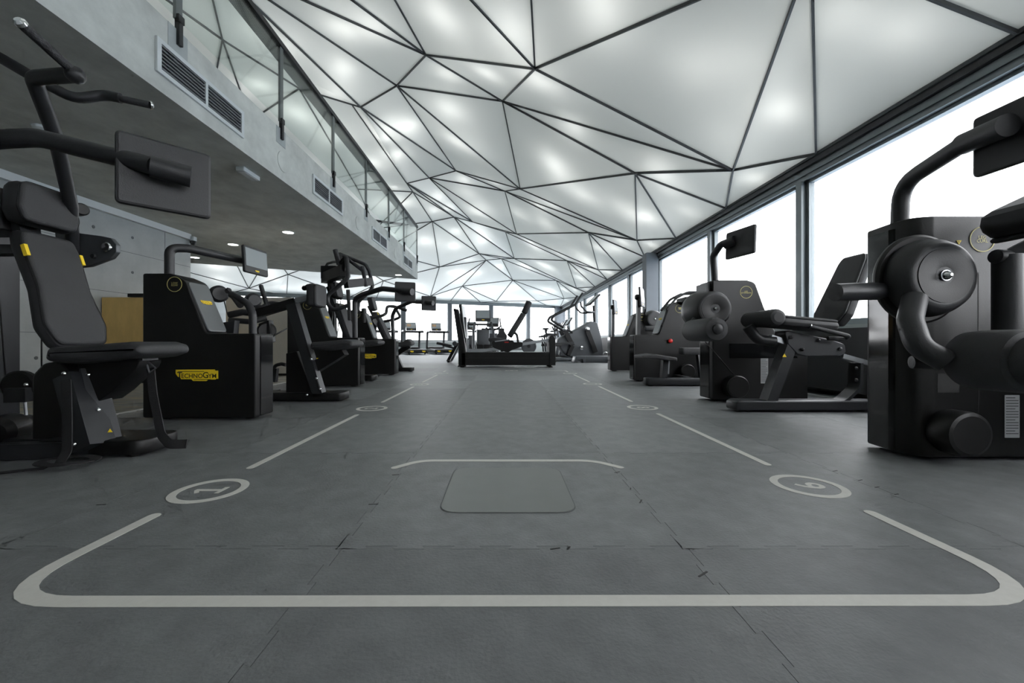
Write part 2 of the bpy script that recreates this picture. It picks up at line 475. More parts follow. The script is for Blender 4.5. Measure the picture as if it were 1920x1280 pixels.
# inset plate with a hairline joint
pl = fil2([(-.228, 1.40), (.26, 1.40), (.26, 1.895), (-.228, 1.895)], .07, 6)
MB().prism(fil2([(-.232, 1.396), (.264, 1.396), (.264, 1.899), (-.232, 1.899)], .072, 6), .0002, .0009).build('inset_plate_joint', 'rib_dark', floor)
MB().prism(pl, .0003, .0022).build('inset_plate', 'inset_plate', floor)

# ------------------------------------------------------------------ walls behind the camera and at the far left
bx('wall_back', 'bounce_plaster', -14.2, 4.2, -6, -5.75, 0, 7, kind='structure')  # unseen wall, its finish made pale to bounce light into the room
bx('wall_far_left', 'concrete_wall', -14.25, -14, -6, 21, 0, 7, kind='structure')
bx('sky_block_roof', 'white_plastic', -14.3, 4.3, -6.1, 30, 7.0, 7.2, kind='structure')  # unseen white cover, added to block the sky and bounce lamp light
bx('sky_block_side', 'white_plastic', 4.0, 4.2, -6, 30, 2.95, 7.0, kind='structure')  # unseen side closure, added to stop light leaking at the ceiling void
# concrete wall under the balcony
wl = bx('wall_left', 'concrete_wall', -6.1, -5.87, -5.7, 7.47, 0, 2.6, kind='structure')
for y in (-.6, 1.9, 4.4, 6.9): bx('formwork_joint', 'concrete_seam', -5.872, -5.868, y, y + .008, 0, 2.5, wl)
for z in (.72, 1.35, 2.0): bx('formwork_joint', 'concrete_seam', -5.872, -5.868, -5.5, 7.46, z, z + .006, wl)
for y in (2.5, 3.2, 3.9, 5.0, 5.7, 6.3, 7.2):
    for z in (.4, 1.05, 1.7, 2.25): MB().disc((-5.868, y, z), (1, 0, 0), .022, .006, 12).build('tie_hole', 'concrete_seam', wl)
bx('trim_1', 'light_metal', -5.87, -5.80, -5.5, 7.40, 2.5, 2.6, kind='structure')
# carpet side: ochre desk and pale counter
dk = thing('reception_desk', 'ochre timber-clad reception desk with dark top beside the concrete wall', 'desk', (-5.0, 5.9, 0))
MB().box(-.85, -.22, -.1, .9, 0.03, 1.25).build('front_panel', 'ochre_board', dk)
MB().box(-.42, -.15, -.16, .95, 1.25, 1.30).build('desk_top', 'black_paint', dk)
bx('plinth', 'black_paint', -.80, -.26, -.06, .86, 0.0, .03, dk)
ct = thing('side_counter', 'pale cream counter standing behind the low row machine', 'counter', (-4.2, 7.3, 0))
MB().box(-.75, .42, -.2, .5, .04, 1.35).build('counter_body', 'cream_panel', ct)
MB().box(-.78, .44, -.23, .53, 1.35, 1.39).build('counter_top', 'cream_panel', ct)
bx('plinth', 'black_paint', -.7, .38, -.17, .47, 0, .04, ct)

# ------------------------------------------------------------------ right window wall
wr = struct('wall_right')
bx('upstand', 'concrete_wall', 3.95, 4.15, -6, 26.6, -.01, .75, wr)
bx('header_box', 'window_frame_dark', 3.80, 4.1, -6, 26.6, 2.70, 2.95, wr)
bx('blind_slot', 'perforated_header', 3.755, 3.80, -6, 26.5, 2.775, 2.862, wr)
bx('header_lip', 'window_frame', 3.79, 3.80, -6, 26.5, 2.70, 2.768, wr)
bx('head_rail', 'window_frame', 3.81, 3.95, -6, 26.5, 2.645, 2.70, wr)
bx('sill_board', 'sill_panel', 3.70, 3.98, -6, 26.5, .75, .79, wr)
bx('heater_grille', 'perforated_dark', 3.70, 3.94, -6, 26.5, .06, .75, wr)
MUL = [-6, -3.7, -1.5, .62, 2.76, 5.13, 7.38, 9.95, 12.2, 14.45, 16.7, 18.95, 21.2, 23.6, 26.3]
for k, y in enumerate(MUL): bx('mullion', 'window_frame', 3.80, 3.95, y - .05, y + .05, .79, 2.65, wr)
for k in range(len(MUL) - 1):
    y0, y1 = MUL[k] + .05, MUL[k + 1] - .05
    wn = struct('window_%d' % (k + 1))
    MB().box(3.86, 3.93, y0, y0 + .05, .79, 2.645).box(3.86, 3.93, y1 - .05, y1, .79, 2.645).box(3.86, 3.93, y0 + .05, y1 - .05, .79, .86).box(3.86, 3.93, y0 + .05, y1 - .05, 2.61, 2.645).build('sash', 'window_frame', wn)
    bx('pane', 'window_glass', 3.89, 3.902, y0 + .05, y1 - .05, .86, 2.61, wn)
colm = bx('window_column', 'column_paint', 3.52, 3.82, 9.8, 10.1, -.01, 2.80, kind='structure')
# ------------------------------------------------------------------ far window wall (oblique)
FA, FD = V(3.75, 26.4, 0), V(-.911, -.411, 0).normalized()
FN = V(.411, -.911, 0).normalized()
FM = frame(FA, FD, (0, 0, 1))       # local x along the wall, y up, z towards (FD x up)
def farx(px):
    a = (px - 944) / 746.7; d = (3.75 * FN.x + 26.4 * FN.y) / (a * FN.x + FN.y); return ((V(a * d, d, 0)) - FA).dot(FD)
wf = struct('wall_far')
sgn = 1 if (FM @ V(0, 0, 1) - FM @ V(0, 0, 0)).dot(FN) > 0 else -1
def fbox(x0, x1, z0, z1, d0, d1): return MB().box(x0, x1, z0, z1, min(sgn * d0, sgn * d1), max(sgn * d0, sgn * d1), FM)
fbox(-.3, 21, -.012, .58, -.15, .0).build('sill_wall', 'sill_panel', wf)
fbox(-.3, 21, .58, .66, -.15, .06).build('sill_board', 'light_metal', wf)
fbox(-.3, 21, 2.86, 3.2, -.2, .04).build('head_rail', 'window_frame', wf)
FX = [.0, farx(990), farx(920.5), farx(843), farx(756), farx(668), farx(540), farx(440)] + [19.6]
for x in FX: fbox(x - .09, x + .09, .66, 2.88, -.15, .05).build('mullion', 'column_paint', wf)
for k in range(len(FX) - 1):
    wn = struct('window_%d' % (len(MUL) + k))
    x0, x1 = FX[k] + .09, FX[k + 1] - .09
    m = MB()
    for q in ((x0, x0 + .05, .66, 2.86), (x1 - .05, x1, .66, 2.86), (x0 + .05, x1 - .05, .66, .71), (x0 + .05, x1 - .05, 2.81, 2.86)):
        m.box(q[0], q[1], q[2], q[3], -.06, .0, FM)
    m.build('sash', 'window_frame', wn)
    MB().box(x0 + .05, x1 - .05, .71, 2.81, -.04, -.03, FM).build('pane', 'window_glass', wn)
fbox(-.2, .45, -.012, 2.95, .0, .32).build('window_column', 'column_paint', wf)
# land far below, distance haze put into its pale blue-grey colour
bx('distant_land', 'hazy_land', -9000, 9000, -9000, 9000, -61, -60, kind='structure')

# ------------------------------------------------------------------ balcony
bal = struct('balcony')
BX = -2.74
MB().prism([(BX, -5.75), (BX, 12.7), (-7.9, 10.1), (-14, 7.03), (-14, -5.75)], 2.6, 3.22).build('slab', 'concrete_grey', bal)
PY = [.3, 1.82, 3.35, 4.9, 6.4, 7.93, 9.5, 10.95, 12.6]
rail = thing('balcony_railing', 'glass balustrade with dark steel posts and perforated handrail on balcony edge', 'railing', (BX, 0, 3.22))
for y in PY:
    MB().box(-.012, .012, y - .035, y + .035, .08, 1.0).build('post', 'post_metal', rail)
    MB().box(-.01, .03, y - .02, y + .02, -.13, .1).box(.0, .035, y - .03, y + .03, .06, .12).build('post_bracket', 'rail_metal', rail)
    bx('bracket_plate', 'concrete_wall', -.002, .004, y - .1, y + .1, -.2, -.0, rail)
for k in range(len(PY) - 1): bx('glass_panel', 'rail_glass', -.008, .008, PY[k] + .0, PY[k + 1] - .0, .10, .98, rail)
for k in range(-3, 0): bx('glass_panel', 'rail_glass', -.008, .008, PY[0] + 1.53 * k, PY[0] + 1.53 * (k + 1), .10, .98, rail)
bx('handrail', 'rail_metal', -.03, .03, -5.5, 12.65, 1.0, 1.06, rail)
bx('perforated_shelf', 'perforated_rail', -.21, -.03, -5.5, 12.65, 1.045, 1.05, rail)
r2 = thing('balcony_end_railing', 'short return of glass railing across the far balcony end', 'railing', (BX - .32, 12.4, 3.22))
ed = V(-.893, -.45, 0).normalized()
for k in (1, 2.4, 3.8, 5.2):
    p = ed * k
    MB().box(-.03, .03, -.01, .01, .0, 1.0, Matrix.Translation(p) @ Matrix.Rotation(math.atan2(ed.y, ed.x), 4, 'Z')).build('post', 'post_metal', r2)
MB().bar(V(0, 0, 1.03), ed * 5.5 + V(0, 0, 1.03), .06, .06).build('handrail', 'rail_metal', r2)
for k in range(4):
    a = ed * (0.02 + 1.36 * k); b = ed * (1.36 * (k + 1) - .02)
    MB().bar(a + V(0, 0, .54), b + V(0, 0, .54), .012, .88).build('glass_panel', 'rail_glass', r2)
# air vents on the fascia
VENTL = {0: 'behind the display arm of the nearest machine', 1: 'second nearest on the fascia', 2: 'third along the fascia', 3: 'farthest on the fascia, near its end'}
for k in range(4):
    y0 = 3.13 + 2.575 * k
    L = 1.05
    vn = thing('air_vent', 'pale framed two-bay air vent in concrete balcony face, ' + ('nearest and largest' if k == 0 else VENTL[k]), 'vent', (BX, y0, 2.735), group='balcony air vents')
    MB().box(.001, .02, .04, L - .04, 0, .036).box(.001, .02, .04, L - .04, .239, .275).box(.001, .02, 0, .04, 0, .275).box(.001, .02, L - .04, L, 0, .275).box(.001, .02, L / 2 - .015, L / 2 + .015, .036, .239).build('frame', 'light_metal', vn)
    bx('backing', 'vent_dark', .0005, .003, .02, L - .02, .02, .26, vn)
    for q in range(7):
        z = .045 + q * .03
        MB().box(.004, .016, .035, L - .035, z, z + .010).build('slat', 'vent_slat', vn)
for k, y in enumerate((4.95, 7.5, 10.08)):
    MB().disc((BX + .004, y, 2.836), (1, 0, 0), .125, .008, 32).build('speaker_grille', 'concrete_grey', None, label='flush round speaker cover on balcony face, ' + ('nearest, past the first vent' if k == 0 else 'second, beyond the second vent' if k == 1 else 'farthest, before the last vent'), cat='speaker', group='round speaker covers')
# ceiling fixtures under the balcony
for x, y, l in ((-3.92, 7.25, 'largest, nearest the balcony edge'), (-5.54, 8.16, 'middle of the left row'), (-7.29, 9.4, 'farthest left beside the wall end'), (-3.13, 11.86, 'alone near the balcony tip')):
    dl = thing('downlight', 'round recessed downlight in dark balcony soffit, ' + l, 'downlight', (x, y, 2.6), group='downlights under the balcony')
    MB().ring(Matrix.Translation((0, 0, -.008)), .09, .11, .01, 28).build('trim_ring', 'white_plastic', dl)
    MB().disc((0, 0, -.003), (0, 0, 1), .092, .008, 28).build('lamp_lens', 'lamp_disc', dl)
    ld = bpy.data.lights.new('downlight_lamp', 'SPOT'); ld.energy = 38; ld.spot_size = R(130); ld.spot_blend = .8; ld.shadow_soft_size = .08; ld.color = (1, .985, .955)
    link('downlight_lamp', ld, dl, loc=(0, 0, -.02))
em = thing('emergency_light', 'small white rectangular emergency light on dark balcony soffit', 'lamp', (-3.0, 4.68, 2.6))
MB().box(-.05, .05, -.15, .15, -.05, 0, bev=.012).build('housing', 'white_plastic', em)
bx('lens', 'light_metal', -.035, .035, -.12, .12, -.055, -.049, em)
sd = thing('smoke_detector', 'round white smoke detector on dark soffit behind the press arms', 'detector', (-4.3, 3.7, 2.6))
MB().lathe([(.06, 0), (.055, -.02), (.03, -.035), (.01, -.037)], (0, 0, 0), (0, 0, 1), 20).build('housing', 'white_plastic', sd)
MB().disc((0, 0, -.002), (0, 0, 1), .065, .004, 20).build('base', 'white_plastic', sd)
cc = thing('security_camera', 'small dome security camera at end of concrete wall trim', 'camera', (-5.78, 7.42, 2.5))
MB().box(-.04, .04, -.04, .04, -.02, .06, bev=.01).build('bracket', 'white_plastic', cc)
MB().lathe([(.05, 0), (.05, -.03), (.035, -.06), (.01, -.07)], (0, 0, -.02), (0, 0, 1), 18).build('dome', 'display_back', cc)

# ------------------------------------------------------------------ faceted backlit ceiling
CV=[(-1.338, 6.88, 5.568),(0.46, 5.82, 4.602),(-2.164, 8.08, 5.811),(-0.019, 7.72, 5.279),(-3.008, 8.38, 5.553),(3.275, 5.68, 3.059),(2.289, 6.92, 3.542),(0.452, 10.78, 4.752),(0.046, 12.22, 5.24),(-1.428, 11.98, 5.76),(-2.341, 12.56, 5.784),(-2.995, 12.34, 5.526),(-2.955, 12.98, 5.502),(-2.723, 15.22, 5.217),(-1.858, 15.0, 5.315),(-1.198, 15.56, 5.299),(0.497, 15.16, 4.721),(0.087, 16.24, 5.093),(-1.087, 17.76, 4.548),(0.508, 18.52, 4.487),(-2.992, 18.62, 4.116),(-0.816, 18.8, 4.47),(-0.089, 19.04, 4.593),(-2.236, 21.6, 3.643),(0.497, 21.22, 3.902),(-0.439, 23.92, 3.054),(-4.036, 22.0, 3.134),(2.34, 10.96, 3.618),(3.278, 9.78, 3.107),(3.275, 13.76, 3.106),(2.402, 15.02, 3.678),(3.332, 18.16, 3.066),(2.551, 19.24, 3.589),(3.386, 22.24, 3.033),(2.084, 24.7, 3.164),(-3.286, 8.52, 5.753),(-4.643, 12.7, 5.485),(-4.559, 6.46, 5.514),(-4.103, 8.0, 5.704),(-5.906, 19.6, 3.624),(-9.663, 17.86, 3.638),(-11.869, 18.56, 3.11),(2.415, 3.12, 3.675),(0.17, 3.52, 5.036),(-2.09, 3.68, 5.706),(-3.972, 5.24, 5.709),(-3.602, 4.38, 5.809),(-6.22, 8.46, 5.71),(-5.929, 9.34, 5.803),(-4.827, 15.08, 4.902),(-5.183, 16.9, 4.448),(-10.396, 14.9, 4.312),(-9.354, 16.02, 4.247),(-6.815, 16.74, 4.254),(-13.585, 16.0, 3.664),(-6.374, 11.78, 5.506),(3.75, 2.902, 2.865),(3.75, 4.778, 2.865),(3.75, 6.715, 2.865),(3.75, 8.656, 2.865),(3.75, 10.567, 2.865),(3.75, 12.534, 2.865),(3.75, 14.389, 2.865),(3.75, 16.28, 2.865),(3.75, 18.065, 2.865),(3.75, 20.03, 2.865),(3.75, 26.4, 2.93),(-12.765, 18.949, 3.0),(-11.294, 19.613, 3.0),(-10.799, 19.836, 3.0),(-8.093, 21.057, 3.0),(-6.885, 21.602, 3.0),(-3.931, 22.934, 3.0),(-3.109, 23.306, 3.0),(-1.374, 24.088, 3.0),(2.807, 25.975, 3.0),(-14.0, 18.392, 3.0),(3.75, 0.6, 2.865),(3.75, -2.2, 2.865),(3.75, -5.5, 2.865),(0.4, -1.2, 4.9),(0.2, -5.5, 4.9),(-3.2, -2.0, 5.9),(-3.5, -5.5, 5.5),(-7.0, -5.5, 5.6),(-7.2, 0.5, 5.9),(-14.0, -5.5, 5.2),(-14.0, 2.0, 5.2),(-14.0, 9.5, 4.9)]
CF=[(76, 88, 54),(67, 41, 68),(41, 51, 52),(68, 41, 40),(40, 69, 68),(54, 88, 51),(51, 41, 54),(76, 54, 41),(41, 67, 76),(55, 47, 48),(50, 39, 53),(55, 53, 52),(71, 70, 39),(84, 85, 86),(87, 86, 85),(85, 47, 87),(88, 87, 47),(47, 55, 88),(51, 88, 55),(55, 52, 51),(52, 53, 40),(53, 39, 40),(39, 70, 40),(69, 40, 70),(68, 69, 70),(70, 71, 68),(67, 68, 71),(14, 13, 12),(37, 45, 4),(38, 37, 4),(35, 38, 4),(11, 12, 36),(49, 36, 12),(12, 13, 49),(23, 73, 26),(72, 26, 73),(83, 82, 85),(85, 82, 46),(46, 45, 85),(45, 37, 85),(47, 85, 37),(37, 38, 48),(35, 11, 36),(55, 48, 36),(36, 49, 55),(53, 55, 49),(50, 53, 49),(49, 13, 50),(13, 20, 50),(39, 50, 20),(20, 26, 39),(71, 39, 26),(26, 72, 71),(67, 71, 72),(3, 0, 1),(3, 1, 5),(8, 9, 7),(8, 7, 28),(17, 15, 16),(22, 21, 18),(22, 19, 32),(21, 22, 24),(24, 34, 25),(77, 56, 42),(56, 57, 42),(5, 42, 57),(57, 58, 5),(59, 60, 28),(61, 62, 29),(30, 29, 62),(62, 63, 30),(31, 30, 63),(63, 64, 31),(32, 31, 64),(33, 32, 65),(65, 66, 33),(79, 78, 81),(80, 81, 78),(80, 78, 42),(43, 80, 42),(1, 43, 42),(42, 5, 1),(5, 58, 6),(58, 59, 6),(59, 28, 6),(6, 28, 7),(28, 60, 27),(60, 61, 27),(61, 29, 27),(8, 27, 16),(17, 16, 30),(19, 17, 30),(31, 32, 19),(32, 33, 24),(34, 24, 33),(33, 66, 34),(66, 75, 34),(25, 34, 75),(74, 25, 75),(82, 83, 80),(44, 82, 43),(43, 1, 44),(1, 0, 44),(46, 44, 0),(45, 46, 0),(0, 3, 2),(3, 7, 2),(7, 9, 2),(4, 2, 9),(4, 9, 10),(15, 17, 19),(20, 13, 18),(18, 21, 20),(23, 26, 21),(21, 24, 23),(24, 25, 23),(25, 74, 23),(73, 23, 74),(72, 73, 74),(74, 75, 72),(75, 66, 72),(45, 0, 2),(2, 4, 45),(6, 3, 5),(3, 6, 7),(9, 8, 10),(35, 4, 11),(10, 11, 4),(48, 38, 36),(38, 35, 36),(12, 11, 14),(15, 14, 11),(11, 10, 15),(8, 16, 10),(16, 15, 10),(13, 14, 18),(19, 18, 14),(14, 15, 19),(29, 30, 16),(27, 29, 16),(27, 8, 28),(30, 31, 19),(26, 20, 21),(18, 19, 22),(24, 22, 32),(64, 65, 32),(40, 41, 52),(48, 47, 37),(78, 77, 42),(80, 43, 82),(81, 80, 83),(82, 44, 46),(85, 84, 83)]
CE=[(86, 87),(88, 76),(88, 87),(67, 41),(68, 41),(68, 67),(40, 69),(51, 41),(40, 41),(69, 68),(41, 54),(67, 76),(85, 84),(71, 70),(39, 53),(47, 85),(39, 70),(39, 71),(84, 86),(52, 40),(53, 40),(70, 40),(70, 69),(49, 36),(37, 38),(45, 46),(83, 82),(45, 37),(35, 38),(72, 26),(11, 12),(14, 13),(2, 4),(10, 11),(14, 12),(13, 12),(13, 20),(23, 73),(44, 82),(44, 46),(4, 38),(4, 35),(11, 35),(12, 36),(12, 49),(13, 49),(20, 26),(23, 26),(73, 72),(83, 84),(82, 85),(46, 85),(45, 85),(37, 85),(37, 47),(38, 48),(49, 50),(13, 50),(20, 50),(20, 39),(26, 39),(72, 71),(21, 22),(3, 0),(8, 9),(17, 15),(21, 18),(25, 74),(80, 81),(80, 43),(1, 43),(34, 24),(1, 0),(1, 3),(6, 3),(7, 3),(7, 9),(7, 8),(27, 8),(16, 8),(16, 15),(16, 17),(19, 17),(19, 18),(19, 22),(24, 22),(24, 21),(24, 25),(34, 25),(29, 30),(78, 79),(5, 42),(31, 30),(31, 32),(33, 32),(77, 56),(57, 56),(58, 59),(60, 59),(58, 57),(61, 62),(63, 62),(64, 65),(66, 65),(64, 63),(61, 60),(77, 78),(77, 42),(56, 42),(57, 42),(57, 5),(58, 5),(59, 28),(60, 28),(61, 29),(62, 29),(62, 30),(63, 30),(63, 31),(64, 31),(65, 32),(65, 33),(66, 33),(66, 75),(79, 81),(78, 81),(78, 80),(42, 80),(42, 43),(42, 1),(5, 1),(5, 6),(58, 6),(59, 6),(28, 6),(28, 7),(28, 27),(60, 27),(61, 27),(29, 27),(30, 17),(31, 19),(32, 24),(33, 24),(33, 34),(75, 34),(75, 74),(81, 83),(80, 82),(43, 44),(1, 44),(0, 44),(0, 46),(0, 45),(0, 2),(3, 2),(7, 2),(9, 2),(9, 4),(9, 10),(15, 14),(18, 13),(18, 20),(21, 20),(21, 23),(24, 23),(25, 23),(74, 23),(74, 73),(2, 45),(4, 45),(3, 5),(6, 7),(8, 10),(4, 10),(38, 36),(11, 15),(14, 11),(10, 15),(10, 16),(14, 18),(14, 19),(16, 27),(29, 16),(8, 28),(19, 30),(21, 26),(22, 18),(22, 32),(32, 64),(41, 52),(37, 48),(42, 78),(43, 82),(80, 83),(46, 82),(83, 85)]

ceil = struct('ceiling')
def fnorm(f):
    a, b, c = [Vector(CV[i]) for i in f]; n = (b - a).cross(c - a)
    return (n if n.z > 0 else -n)
lamps = 0
for f in CF:
    n = fnorm(f); area = n.length / 2
    if area < .02: continue
    n.normalize(); P = [Vector(CV[i]) for i in f]; c = sum(P, V(0, 0, 0)) / 3
    # membrane: subdivided so it sags a touch upwards between its ribs
    K = 6; idx = {}; vs = []; fs = []
    size = math.sqrt(area)
    for i in range(K + 1):
        for j in range(K + 1 - i):
            u, v_ = i / K, j / K; w_ = 1 - u - v_
            p = P[0] * u + P[1] * v_ + P[2] * w_
            idx[i, j] = len(vs); vs.append(p + n * (27 * u * v_ * w_ * .035 * size))
    for i in range(K):
        for j in range(K - i):
            fs.append((idx[i, j], idx[i + 1, j], idx[i, j + 1]))
            if j < K - i - 1: fs.append((idx[i + 1, j], idx[i + 1, j + 1], idx[i, j + 1]))
    MB().add(vs, fs, True).build('membrane_panel', 'membrane', ceil)
for a, b in CE:
    p, q = Vector(CV[a]), Vector(CV[b])
    if (p - q).length < .05: continue
    MB().bar(p - V(0, 0, .004), q - V(0, 0, .004), .022, .045).build('seam_rib', 'rib_dark', ceil)
# lamps of the backlit ceiling, hung in the void above the membrane: x, y, z, square metres served
LAMP=[(-0.72, 5.77, 5.74, 3.66),(1.33, 4.56, 4.75, 3.13),(-0.97, 7.31, 5.82, 1.17),(-1.04, 8.46, 5.97, 3.51),(-0.9, 9.71, 5.94, 4.58),(1.45, 8.68, 4.79, 4.7),(0.73, 6.06, 5.04, 3.05),(1.43, 7.09, 4.69, 1.39),(-2.76, 9.3, 6.0, 2.1),(-2.9, 10.69, 5.94, 0.7),(-1.12, 13.09, 5.93, 1.86),(1.21, 11.64, 4.8, 1.01),(3.06, 3.41, 3.69, 0.73),(3.28, 4.53, 3.48, 1.13),(3.23, 5.25, 3.71, 1.4),(3.06, 6.96, 3.58, 0.78),(3.16, 8.42, 3.52, 1.37),(-0.95, 16.0, 5.53, 1.37),(-0.92, 16.98, 5.22, 2.01),(-3.26, 16.68, 5.26, 4.17),(-2.14, 17.2, 5.14, 3.29),(1.6, 12.56, 4.75, 2.28),(1.5, 15.82, 4.78, 3.53),(2.99, 11.75, 3.65, 1.4),(3.13, 15.53, 3.64, 1.49),(1.23, 19.26, 4.57, 3.06),(-1.51, 20.26, 4.56, 3.69),(-2.43, 19.76, 4.49, 3.93),(-1.91, 22.3, 3.8, 1.28),(0.44, 22.42, 4.11, 3.94),(3.29, 20.33, 3.56, 1.71),(3.25, 11.18, 3.53, 1.57),(-3.08, 7.48, 6.02, 1.53),(-4.56, 8.97, 6.21, 3.95),(-3.37, 7.97, 5.84, 0.78),(-3.03, 10.7, 5.89, 0.7),(-10.54, 18.26, 3.76, 1.41),(-9.56, 19.62, 3.71, 3.5),(-6.79, 20.75, 3.6, 1.53),(0.24, 5.43, 5.2, 2.77),(2.43, 4.59, 4.19, 1.4),(3.48, 3.26, 3.43, 0.73),(2.82, 4.23, 4.0, 1.4),(-4.61, 20.94, 3.94, 4.58),(-4.04, 6.45, 5.94, 0.77),(-3.72, 6.82, 5.96, 0.77),(-2.62, 6.5, 6.1, 2.29),(-2.08, 6.38, 5.96, 1.44),(-3.41, 13.65, 5.76, 2.39),(2.76, 6.65, 3.63, 0.89),(2.99, 8.57, 3.85, 2.61),(3.12, 13.61, 3.83, 5.24),(2.02, 17.45, 4.38, 5.17),(-0.69, 13.86, 5.72, 1.86),(0.79, 13.26, 5.31, 2.28),(2.06, 9.13, 4.4, 2.61),(2.6, 21.52, 3.86, 4.06),(3.6, 7.45, 3.33, 0.78),(-6.55, 19.21, 4.22, 4.76),(-12.58, 17.67, 3.75, 2.68),(-13.99, 14.71, 4.21, 2.01),(-11.99, 19.07, 3.28, 0.59),(-10.63, 16.6, 4.32, 2.87),(-10.61, 19.17, 3.46, 0.64),(-12.73, 13.57, 4.83, 7.0),(-12.0, 16.64, 4.22, 5.25),(-12.89, 18.67, 3.27, 0.5),(-6.28, 9.87, 5.9, 0.6),(-6.03, 17.85, 4.51, 2.36),(-7.55, 14.98, 5.2, 6.66),(-9.43, -3.53, 6.12, 7.0),(-11.79, -1.0, 5.98, 7.0),(-9.19, 3.67, 6.15, 7.0),(-11.46, 6.68, 5.82, 7.0),(-8.92, 9.94, 5.92, 7.0),(-10.33, 12.17, 5.44, 7.0),(-8.78, 14.33, 5.19, 3.99),(-8.65, 17.0, 4.46, 2.58),(-7.95, 19.64, 3.95, 4.82),(-2.54, 14.44, 5.64, 1.01),(-3.53, 12.68, 5.75, 0.54),(-4.16, 13.68, 5.68, 2.1),(-3.2, 22.39, 3.58, 1.44),(-4.67, -2.39, 6.31, 7.0),(-4.66, 0.97, 6.42, 7.0),(-4.95, 3.41, 6.22, 2.28),(-5.29, 4.12, 6.19, 3.4),(-5.92, 5.14, 6.25, 7.0),(-4.87, 7.89, 6.04, 1.72),(-3.65, 11.22, 6.06, 3.21),(-5.67, 11.32, 6.01, 2.33),(-5.33, 13.28, 5.69, 2.22),(-6.07, 14.66, 5.42, 4.73),(-5.66, 16.32, 4.88, 1.56),(-4.31, 15.82, 5.23, 2.01),(-4.73, 18.51, 4.55, 3.73),(-5.65, 21.19, 3.71, 3.17),(-4.97, 22.23, 3.37, 1.33),(-0.17, 6.72, 5.47, 1.6),(-0.2, 11.59, 5.54, 1.22),(1.44, 10.86, 4.72, 2.09),(-0.13, 15.59, 5.31, 0.89),(1.08, 18.99, 4.48, 0.81),(-0.21, 19.79, 4.57, 0.81),(3.5, 2.21, 3.46, 1.8),(3.68, 5.72, 3.15, 0.5),(3.7, 9.67, 3.16, 0.51),(3.7, 13.56, 3.15, 0.49),(3.27, 14.38, 3.44, 0.66),(3.35, 16.49, 3.53, 1.77),(3.71, 17.5, 3.13, 0.41),(3.75, 22.89, 3.25, 1.25),(2.84, -4.4, 4.02, 6.75),(1.73, -2.98, 4.69, 7.0),(2.47, -0.09, 4.28, 7.0),(1.28, 1.81, 5.01, 6.14),(3.25, 10.43, 3.43, 0.73),(1.14, 15.43, 4.77, 1.14),(2.28, 18.6, 4.03, 1.55),(2.13, 22.77, 3.89, 4.38),(3.13, 24.45, 3.51, 3.18),(2.89, 25.72, 3.26, 0.45),(1.45, 24.93, 3.4, 1.36),(0.32, 24.69, 3.34, 1.24),(-1.94, -2.97, 5.95, 6.53),(-1.55, 1.72, 6.07, 6.79),(-2.31, 4.99, 6.13, 2.69),(-2.3, 9.5, 6.07, 1.83),(-1.68, 18.43, 4.69, 1.13),(-2.46, 20.87, 4.15, 2.33),(-0.75, 22.39, 4.01, 3.67),(-2.29, 23.11, 3.58, 1.92),(-1.18, 12.34, 5.82, 0.6),(-2.94, 9.75, 5.82, 0.68),(-4.04, 9.75, 6.04, 2.07),(-2.03, 14.33, 5.62, 0.56),(-2.31, 13.58, 5.79, 1.01),(-0.86, 14.44, 5.7, 2.94),(-1.9, 16.09, 5.35, 1.33),(-0.93, 16.47, 5.24, 0.6),(2.22, 14.62, 4.13, 1.3),(-0.2, 18.41, 4.8, 0.65),(3.53, 19.11, 3.4, 1.38),(-10.35, 17.59, 4.04, 2.03),(-5.57, 8.06, 5.98, 1.03),(3.52, 0.51, 3.48, 2.19),(-0.73, 0.1, 5.81, 7.0),(-0.88, -4.07, 5.64, 7.0),(-2.92, 2.03, 6.35, 4.7),(-5.88, -3.53, 6.22, 7.0)]
for k, (x, y, z, ar) in enumerate(LAMP):
    ld = bpy.data.lights.new('ceiling_lamp', 'POINT'); ld.energy = PANEL_W * (ar + .4); ld.shadow_soft_size = .12; ld.color = (1, .985, .95)
    link('ceiling_lamp', ld, ceil, loc=(x, y, z))


# ------------------------------------------------------------------ machine helpers
def at(x, y, d):
    """world point seen at photo pixel (x, y) when it stands d metres in front of the camera"""
    return V((x - 944) * d / 746.7, d, .6 + (641 - y) * d / 746.7)
XZ = frame((0, 0, 0), (1, 0, 0), (0, 0, 1))            # local z points to -Y
def settle(root, base):
    base = Vector(base); root.location = base
    for c in root.children: c.location = c.location - base
    return root
def slab_xz(mb, poly, y0, y1, bev=0, bseg=2): return mb.prism(poly, -y1, -y0, XZ, bev, bseg=bseg)
LOGO = [(-.5, .11), (-.5, .37), (.42, .39), (.43, .31), (.5, .31), (.5, -.22), (.45, -.22), (.44, -.27), (.27, -.27), (.22, -.37), (-.09, -.37), (-.13, -.25), (-.37, -.25), (-.40, -.12), (-.45, -.09)]
def logo(parent, M, w):
    """yellow maker's plate, local x along the lettering, y up, z out of the surface"""
    p = MB().prism([(x * w, y * w * .36) for x, y in LOGO], 0, .002, M).build('logo_plate', 'yellow', parent)
    L = lambda t, x, y, s: lettering(t, 'black_print', M @ Matrix.Translation((x * w, y * w, .0022)) @ Matrix.Diagonal((1, 1, .02, 1)), s * w, parent, bold=.012)
    L('T', -.405, .0, .20); L('ECHNO', -.115, -.018, .145); L('G', .205, .0, .20); L('YM', .365, -.018, .145)
    MB().box(-.44 * w, .17 * w, .085 * w, .098 * w, .002, .003, M).box(-.07 * w, .33 * w, -.105 * w, -.092 * w, .002, .003, M).build('logo_bar', 'black_print', parent)
